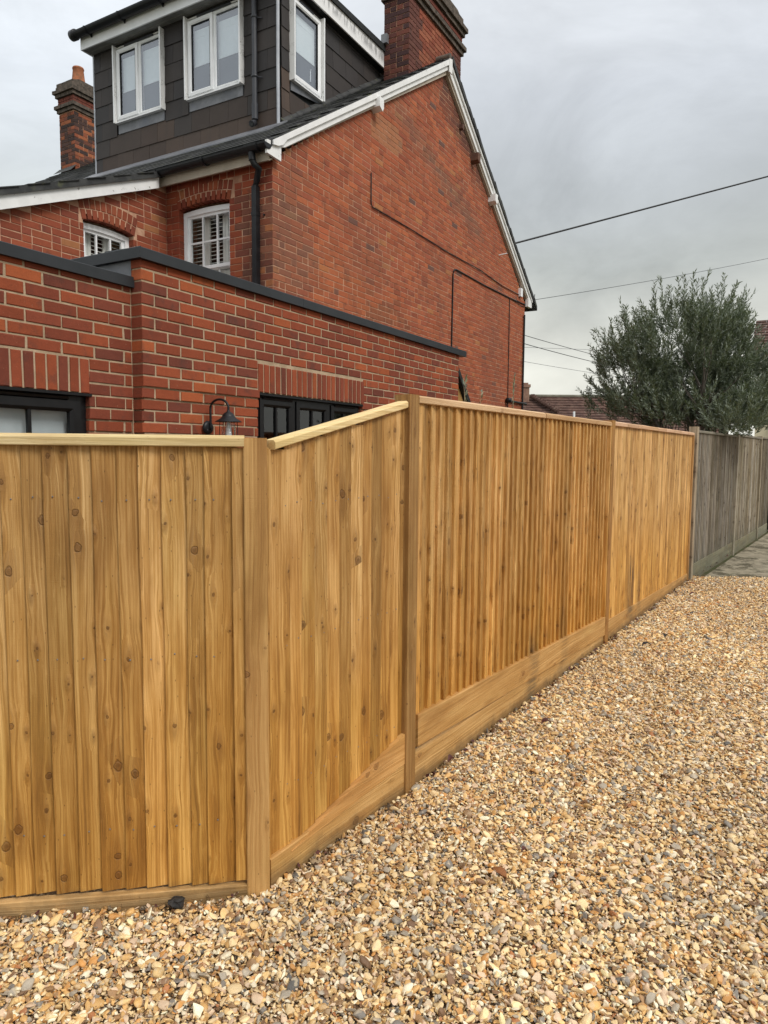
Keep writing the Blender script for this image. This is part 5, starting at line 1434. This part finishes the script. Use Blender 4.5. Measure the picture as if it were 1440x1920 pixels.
wire('overhead_cable', at(978, 643, 26), at(1230, 702, 44), .014, .10, 'lower, darker one of the two parallel cables between house corner and tree', mt=M_GREYPIPE)
wire('overhead_cable', at(978, 651, 34), at(1230, 660, 44), .009, .0, 'faint nearly level cable crossing the sky between house corner and tree', mt=M_LEAD)
wire('overhead_cable', at(978, 677, 34), at(1230, 716, 50), .010, .05, 'lowest faint cable above the distant cottage roof', mt=M_LEAD)

# ------------------------------------------------------------------ olive tree
def leaf(m, p, d, up, L, w_):
    d = d.normalized(); s_ = d.cross(up)
    if s_.length < 1e-3: s_ = d.cross(V(1, 0, 0))
    s_.normalize(); nrm = s_.cross(d) * (w_ * .25)
    m.mesh([p, p + d * L * .45 + s_ * w_ - nrm * 0 + nrm, p + d * L, p + d * L * .45 - s_ * w_ + nrm, p + d * L * .5], [(0, 1, 4), (1, 2, 4), (0, 4, 3), (4, 2, 3)])

def rv(): return V(RND.gauss(0, 1), RND.gauss(0, 1), RND.gauss(0, 1)).normalized()
TB0 = V(4.75, 11.15, 0)
tree = thing('olive_tree', TB0, 'bushy grey-green olive tree leaning over the top of the grey fence', 'tree')
NDE = V(tDE.y, -tDE.x, 0)
def keepin(p):
    sd_ = (p - PD).dot(NDE)
    if p.z < 2.15 and sd_ > -.16: p = p - NDE * (sd_ + .16)
    return p
m = MB(); limbs = []
for k in range(9):
    a_ = k * 2.4; out = V(cos(a_), sin(a_), 0)
    P = [TB0 + out * .04]; d = (UP * 1.0 + out * .12).normalized(); p = P[0].copy(); L = RND.uniform(2.2, 3.0) if k else 3.4
    for j in range(9):
        d = (d + out * (.035 + .05 * (j > 3)) + rv() * .09 + UP * .04).normalized(); p = keepin(p + d * L / 9); P.append(p.copy())
    m.tube(P, [.055 * (1 - i / 10.5) + .006 for i in range(10)], 7); limbs.append(P)
    for j in range(5, 9):
        for q_ in range(3):
            dd = (out * RND.uniform(.1, .7) + rv() * .6 + UP * .8).normalized(); p = P[j]; br = [p.copy()]
            for z in range(5): dd = (dd + rv() * .18 + UP * .06).normalized(); p = keepin(p + dd * .15); br.append(p.copy())
            m.tube(br, [.014, .011, .009, .007, .005, .003], 5)
m.build('trunk', M_BARK, tree)
cen = V(4.88, 11.15, 2.93); RXc, RYc, RZc = 1.62, 1.35, 1.28
crown = MB()
def twig(p, d, L, n_l, ls=1.0):
    P = [p]; d = d.normalized()
    for i in range(4):
        d = (d + rv() * .14 + UP * .07).normalized(); P.append(P[-1] + d * L / 4)
    crown.tube(P, [.0035, .003, .0025, .002, .0012], 3, caps=False)
    for i in range(n_l):
        f = (i + .5) / n_l * 4; k = min(3, int(f)); q_ = P[k].lerp(P[k + 1], f - k); ax = (P[k + 1] - P[k]).normalized()
        side = ax.cross(rv()).normalized()
        for sg in (1, -1):
            dd = (ax * RND.uniform(.7, 1.1) + side * sg * RND.uniform(.5, .9)).normalized()
            leaf(crown, q_, dd, rv(), RND.uniform(.045, .092) * ls, RND.uniform(.0060, .0105) * ls)
lobes = []
for (x, y, Yd, rx, ry, wgt) in ((1298, 688, 11.2, 142, 102, 1650), (1198, 700, 11.1, 74, 78, 480), (1158, 748, 11.0, 42, 36, 85), (1378, 715, 11.0, 62, 92, 600), (1258, 618, 11.2, 54, 40, 150), (1340, 612, 11.3, 62, 40, 170), (1300, 775, 10.9, 165, 38, 620), (1400, 778, 10.3, 50, 38, 120), (1368, 795, 9.9, 56, 26, 110), (1440, 750, 10.8, 55, 55, 150), (1180, 642, 11.3, 32, 34, 60)):
    c = at(x, y, Yd); k_ = Yd / FPX; lobes.append((c, rx * k_, max(rx, 90) * k_ * .85, ry * k_, wgt))
for c, ax_, ay_, az_, wgt in lobes:
    cnt = 0
    while cnt < wgt:
        u = rv(); r_ = RND.random() ** .42
        p = c + V(u.x * ax_, u.y * ay_, u.z * az_) * r_ * (1 + .30 * fnoise(u.x * 2.5 + c.x, u.y * 2.5, u.z * 2.5 + 5))
        cnt += 1
        if fnoise(p.x * 2.6, p.y * 2.6, p.z * 2.6) < -.20 + .14 * fnoise(p.x * 8, p.y * 8, p.z * 8) or p.z < 1.72: continue
        x, y, _ = proj(p)
        if x > 1398 + (y - 600) * .1 and y < 668: continue
        if hypot((x - 1262) / 30, (y - 645) / 52) < 1 and RND.random() < .55: continue
        if hypot((x - 1165) / 26, (y - 722) / 22) < 1 and RND.random() < .8: continue
        if hypot((x - 1222) / 18, (y - 662) / 24) < 1 and RND.random() < .6: continue
        d = V(u.x * .9, u.y * .9, u.z * .5 + .85) + rv() * .4
        twig(p, d, RND.uniform(.18, .38), RND.randint(9, 14))
# long upright shoots on top
for (x, y) in ((1241, 520), (1226, 530), (1166, 560), (1180, 575), (1128, 615), (1278, 520), (1290, 512), (1305, 508), (1318, 508), (1340, 540), (1364, 512), (1371, 530), (1393, 535), (1388, 560), (1400, 600), (1410, 610), (1101, 708), (1095, 742), (1350, 530), (1260, 535), (1210, 590), (1146, 600), (1130, 690), (1118, 655)):
    tip = at(x, y, 11.15 + RND.uniform(-.4, .4)); d = (V(RND.uniform(-.15, .15) + (x - 1270) / 900, 0, 1)).normalized(); L = RND.uniform(.36, .6)
    twig(tip - d * L, d, L, 18, 1.05); twig(tip - d * L + rv() * .05, d + rv() * .25, L * .7, 12, 1.0)
crown.build('crown', M_OLIVE, tree, fix=False)

# hedge bush behind at the right edge
hb = thing('laurel_bush', V(10.5, 18.5, 0), 'mid green bush behind the olive tree in front of the cream house', 'bush')
m = MB()
for k in range(5): m.tube([V(10.5 + .05 * k, 18.5, 0), V(10.3 + .3 * k, 18.4, 1.6), V(10.0 + .45 * k, 18.5, 2.8)], [.05, .03, .01], 6)
m.build('trunk', M_BARK, hb)
crown = MB()
for i in range(5200):
    u = rv(); r_ = RND.random() ** .3; p = V(10.75, 18.5, 3.35) + V(u.x * 1.25, u.y * .8, u.z * 1.12) * r_ * (1 + .25 * fnoise(u.x * 3, u.y * 3, u.z * 3))
    if p.z < 2.35: continue
    leaf(crown, p, u + rv() * .8 + UP * .3, rv(), RND.uniform(.07, .12), RND.uniform(.018, .03))
crown.build('crown', M_HEDGE, hb, fix=False)

# sprigs behind the fence
def sprig(name, base, top, label, n_l, Ls, spread, wl):
    t = thing(name, base, label, 'plant')
    P = [base.lerp(top, i / 6) + V(.012 * sin(i * 1.7), .01 * cos(i * 2.1), 0) for i in range(7)]
    m = MB(); m.tube(P, [.006, .0055, .005, .0045, .004, .003, .0015], 5); m.build('stem', M_STEM, t)
    m = MB(); ax = (top - base).normalized()
    for i in range(n_l):
        f = .60 + .40 * (i + .5) / n_l; p = base.lerp(top, f)
        side = ax.cross(rv()).normalized(); d = ax + side * spread * RND.uniform(.5, 1.2)
        leaf(m, p, d, rv(), Ls * RND.uniform(.7, 1.1), wl)
    m.build('foliage', M_SPRIG, t, fix=False)
Yb = lambda x: 0
b1 = at(876, 800, 5.2); t1 = at(872, 712, 5.2)
sprig('potted_sprig', V(b1.x, b1.y, 0), t1, 'pale leafy sprig rising over the fence beside the black lean-to edge', 46, .055, .55, .009)
b1 = at(903, 800, 5.6); t1 = at(902, 733, 5.6)
sprig('green_sprig', V(b1.x, b1.y, 0), t1, 'short green sprig just above the fence, middle one of three', 34, .04, .6, .008)
b1 = at(952, 800, 6.0); t1 = at(964, 707, 6.0)
sprig('dry_grass_stem', V(b1.x, b1.y, 0), t1, 'tall straw-coloured seed stem above the fence near the gable corner', 70, .05, .25, .006)

# ------------------------------------------------------------------ leaves and debris on the gravel
def dry_leaf(x, y, L, w_, rot, mt, label, curl=.012):
    d = ray(x, y); p = CAM + d * ((.030 - EYE) / d.z); p.z = .034 + max(0, bed_z(p.x, p.y)); N = 8
    m = MB(); P = []; F = []
    for i in range(N + 1):
        f = i / N; ww = w_ * sin(pi * min(1, f * 1.02 + .02)) ** .8 * (1 + .12 * (i % 2)); zz = .006 + curl * sin(pi * f)
        P += [(f * L - L / 2, -ww, zz + .007), (f * L - L / 2, 0, zz), (f * L - L / 2, ww, zz + .009)]
    for i in range(N):
        for k in (0, 1): F.append((i * 3 + k, i * 3 + k + 1, i * 3 + k + 4, i * 3 + k + 3))
    m.mesh(P, F, None, True); m.tube([V(-L / 2 - .012, 0, .006), V(-L / 2, 0, .008), V(L / 2, 0, .008)], .0012, 4)
    M = Matrix.Translation(p) @ Matrix.Rotation(rot, 4, 'Z') @ Matrix.Rotation(RND.uniform(-.15, .15), 4, 'X')
    return tag(m.build('dry_leaf', mt, None, M=M, fix=False), label, 'leaf', 'fallen leaves on the gravel')
dry_leaf(935, 1645, .074, .019, 2.2, M_DRYLEAF, 'rusty-brown toothed leaf lying on open gravel, largest near the fence middle')
dry_leaf(982, 1605, .026, .009, .4, M_DARKLEAF, 'small dark red leaf on the gravel behind the rusty-brown leaf')
dry_leaf(1024, 1364, .060, .018, .2, M_DARKLEAF, 'dark curled leaf on the gravel in front of the ridged fence bay', .02)
dry_leaf(1212, 1213, .085, .02, .3, M_DEBRIS, 'blackish curled leaf on far gravel, nearer one of the dark pair', .02)
dry_leaf(1248, 1196, .07, .02, 1.0, M_DEBRIS, 'blackish curled leaf on far gravel, farther one of the dark pair', .02)
dry_leaf(1296, 1098, .14, .02, 2.1, M_DRYLEAF, 'orange-brown leaf on the gravel at the foot of the grey post', .02)
dry_leaf(1300, 1117, .11, .02, .4, M_DARKLEAF, 'dark brown leaf on gravel just in front of the concrete path', .02)
dry_leaf(1163, 1170, .07, .02, .9, M_DARKLEAF, 'dark leaf against the gravel board beyond the third post', .02)
dry_leaf(845, 1432, .05, .014, .9, M_DARKLEAF, 'dark red leaf against the fence foot beside the second post', .02)
lt_ = MB()
for (P_, t_, a_, b_, n__) in ((PA, RT, -.80, -.05, 10), (PA, tAB, .1, .9, 12), (PB, tBC, .05, 3.0, 60), (PC, tCD, .05, 3.4, 60), (PD, tDE, .2, 2.8, 26)):
    nrm_ = -UP.cross(t_)
    for q_ in range(n__):
        c_ = P_ + t_ * RND.uniform(a_, b_) + nrm_ * (.035 + abs(RND.gauss(0, .022))) + UP * RND.uniform(.004, .016); sz = RND.uniform(.008, .022)
        d_ = V(RND.uniform(-1, 1), RND.uniform(-1, 1), RND.uniform(-.2, .5)).normalized(); leaf(lt_, c_, d_, rv() + UP, sz * 1.6, sz * .5)
tag(lt_.build('leaf_litter', M_DARKLEAF, None, fix=False), 'dark leaf litter and crumbs gathered along the foot of the fences', 'leaf litter', kind='stuff')
# black lump at the foot of the left bay
d = ray(333, 1692); p = CAM + d * ((.02 - EYE) / d.z)
m = MB()
import bmesh
bm = bmesh.new(); bmesh.ops.create_icosphere(bm, subdivisions=3, radius=.022)
for v in bm.verts: v.co *= 1 + .55 * fnoise(v.co.x * 70, v.co.y * 70, v.co.z * 70); v.co.x *= 1.3; v.co.z *= .75
me = bpy.data.meshes.new('debris_lump'); bm.to_mesh(me); bm.free()
o = link('debris_lump', me, M_DEBRIS, None, Matrix.Translation(p)); tag(o, 'crumpled black lump lying on the gravel at the foot of the left fence bay', 'debris')

# ------------------------------------------------------------------ gravel: loose flint pebbles
src = bpy.data.collections.new('pebble_shapes')
def pebble(i, kind):
    rr = np.random.RandomState(100 + i); bm = bmesh.new()
    if kind == 'round':
        bmesh.ops.create_icosphere(bm, subdivisions=3, radius=1)
        q = rr.uniform(.5, 1.1, 3)
        for v in bm.verts:
            f = 1 + .22 * fnoise(v.co.x * 1.1 + i * 9, v.co.y * 1.1, v.co.z * 1.1); v.co *= f
    else:
        n = rr.randint(9, 15); P = rr.normal(size=(n, 3)); P /= np.linalg.norm(P, axis=1)[:, None]; P *= rr.uniform(.75, 1.15, (n, 1))
        vs = [bm.verts.new(tuple(p)) for p in P]
        r = bmesh.ops.convex_hull(bm, input=vs)
        bmesh.ops.delete(bm, geom=[g_ for g_ in r['geom_interior'] if isinstance(g_, bmesh.types.BMVert)], context='VERTS') if r['geom_interior'] else None
        bmesh.ops.bevel(bm, geom=list(bm.edges), offset=.05, segments=1, profile=.6, affect='EDGES')
        bmesh.ops.subdivide_edges(bm, edges=list(bm.edges), cuts=1, use_grid_fill=True)
        for v in bm.verts: v.co += V(fnoise(*(v.co * 2.1 + V(i, 0, 0))), fnoise(*(v.co * 2.1 + V(0, i, 5))), fnoise(*(v.co * 2.1 + V(9, 0, i)))) * .10
    ax = (1, rr.uniform(.55, .88), rr.uniform(.26, .55))
    for v in bm.verts: v.co = V(v.co.x * ax[0], v.co.y * ax[1], v.co.z * ax[2])
    me = bpy.data.meshes.new('pebble'); bm.to_mesh(me); bm.free()
    me.polygons.foreach_set('use_smooth', [kind == 'round' or i % 4 == 1] * len(me.polygons)); me.materials.append(M_PEB)
    o = bpy.data.objects.new('pebble_%02d' % i, me); src.objects.link(o)
for i in range(20): pebble(i, 'round' if i % 5 == 0 else 'chip')

def fence_side(x, y):
    """signed distance in front of the fence line (positive on the gravel side)"""
    def sd(P, t): return (x - P.x) * t.y - (y - P.y) * t.x
    a = sd(PA, RT); bb = sd(PA, tAB); c = sd(PB, tBC); d_ = sd(PC, tCD)
    left = np.where(x < PA.x, a, 9.0)
    return a, bb, c, d_
sp = .0125; pts = []
for layer, (spc, zo) in enumerate(((.0115, -.006), (.0135, .003), (.045, .009))):
    gx = np.arange(-2.3, 6.6, spc); gy = np.arange(1.15, 8.95, spc)
    X, Y = np.meshgrid(gx, gy); X = X.ravel(); Y = Y.ravel()
    X = X + NPR.uniform(-.5, .5, X.size) * spc; Y = Y + NPR.uniform(-.5, .5, X.size) * spc
    keep = (X < .56 * Y + .75) & (X > -.60 * Y - .5)
    X, Y = X[keep], Y[keep]
    a, bb, c, d_ = fence_side(X, Y)
    inside = np.where(X < PA.x, a > .030, np.where(X < PB.x, bb > .030, np.where(X < PC.x, c > .030, d_ > .026)))
    X, Y = X[inside], Y[inside]
    far = (Y > 8.80) & (X > 3.95)
    X, Y = X[~far], Y[~far]
    pts.append((X, Y, np.full(X.size, zo), np.full(X.size, layer)))
X = np.concatenate([p[0] for p in pts]); Y = np.concatenate([p[1] for p in pts]); Z = np.concatenate([p[2] for p in pts]); LY = np.concatenate([p[3] for p in pts])
N = X.size
zb = np.array([bed_z(x, y) for x, y in zip(X, Y)])
Z = Z + zb + NPR.uniform(-.003, .004, N)
size = np.exp(NPR.normal(math.log(.0084), .38, N)); size = np.clip(size, .0035, .018)
big = (LY == 2); size[big] = NPR.uniform(.011, .021, big.sum())
scl = size[:, None] * np.stack([NPR.uniform(.9, 1.25, N), NPR.uniform(.85, 1.1, N), NPR.uniform(.8, 1.2, N)], 1)
rot = np.stack([NPR.normal(0, .45, N), NPR.normal(0, .45, N), NPR.uniform(0, 6.283, N)], 1)
pal = np.array([(.84, .66, .39), (.76, .54, .26), (.64, .40, .16), (.33, .20, .10), (.60, .31, .10), (.86, .79, .62), (.21, .195, .18), (.11, .105, .10), (.40, .36, .30), (.22, .13, .075), (.40, .17, .07), (.66, .50, .36)])
pw = np.array([21, 18, 14, 9, 7, 15, 2.0, 1.2, 3.6, 4.5, 1.8, 14]); pw = pw / pw.sum()
ci = NPR.choice(len(pal), N, p=pw)
bg_ = big & (NPR.uniform(size=N) < .35); ci[bg_] = NPR.choice([6, 8, 8, 0, 1], bg_.sum())
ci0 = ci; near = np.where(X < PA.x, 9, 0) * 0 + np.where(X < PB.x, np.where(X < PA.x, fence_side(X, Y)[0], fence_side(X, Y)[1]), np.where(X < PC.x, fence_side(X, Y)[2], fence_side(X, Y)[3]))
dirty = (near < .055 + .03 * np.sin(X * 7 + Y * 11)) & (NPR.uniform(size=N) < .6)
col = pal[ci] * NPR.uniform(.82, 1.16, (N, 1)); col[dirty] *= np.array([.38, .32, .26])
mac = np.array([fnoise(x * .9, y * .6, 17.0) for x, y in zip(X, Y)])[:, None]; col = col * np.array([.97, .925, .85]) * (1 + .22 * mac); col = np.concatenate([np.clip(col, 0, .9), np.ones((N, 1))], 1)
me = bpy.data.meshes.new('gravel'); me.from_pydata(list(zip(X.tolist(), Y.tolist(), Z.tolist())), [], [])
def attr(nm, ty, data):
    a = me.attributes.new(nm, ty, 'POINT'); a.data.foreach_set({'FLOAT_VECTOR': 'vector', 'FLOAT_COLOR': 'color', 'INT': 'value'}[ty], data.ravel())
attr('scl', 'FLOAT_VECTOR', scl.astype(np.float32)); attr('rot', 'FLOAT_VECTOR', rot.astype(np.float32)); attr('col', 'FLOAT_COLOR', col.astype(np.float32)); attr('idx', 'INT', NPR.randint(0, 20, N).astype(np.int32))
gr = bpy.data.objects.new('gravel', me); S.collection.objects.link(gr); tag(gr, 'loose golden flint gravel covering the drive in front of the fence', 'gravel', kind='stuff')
ng = bpy.data.node_groups.new('scatter_pebbles', 'GeometryNodeTree')
ng.interface.new_socket('Geometry', in_out='INPUT', socket_type='NodeSocketGeometry'); ng.interface.new_socket('Geometry', in_out='OUTPUT', socket_type='NodeSocketGeometry')
gi = ng.nodes.new('NodeGroupInput'); go = ng.nodes.new('NodeGroupOutput'); ip = ng.nodes.new('GeometryNodeInstanceOnPoints'); ci_ = ng.nodes.new('GeometryNodeCollectionInfo')
ci_.inputs['Collection'].default_value = src; ci_.inputs['Separate Children'].default_value = True; ci_.inputs['Reset Children'].default_value = True
def na(nm, ty):
    n_ = ng.nodes.new('GeometryNodeInputNamedAttribute'); n_.data_type = ty; n_.inputs['Name'].default_value = nm; return n_.outputs['Attribute']
e2r = ng.nodes.new('FunctionNodeEulerToRotation'); L = ng.links.new
mp = ng.nodes.new('GeometryNodeMeshToPoints'); L(gi.outputs[0], mp.inputs[0]); mp.inputs['Radius'].default_value = .001
L(mp.outputs[0], ip.inputs['Points']); L(ci_.outputs[0], ip.inputs['Instance']); ip.inputs['Pick Instance'].default_value = True
L(na('idx', 'INT'), ip.inputs['Instance Index']); L(na('rot', 'FLOAT_VECTOR'), e2r.inputs[0]); L(e2r.outputs[0], ip.inputs['Rotation']); L(na('scl', 'FLOAT_VECTOR'), ip.inputs['Scale'])
L(ip.outputs[0], go.inputs[0])
md = gr.modifiers.new('pebbles', 'NODES'); md.node_group = ng
print('pebbles', N, 'objects', len(S.objects))
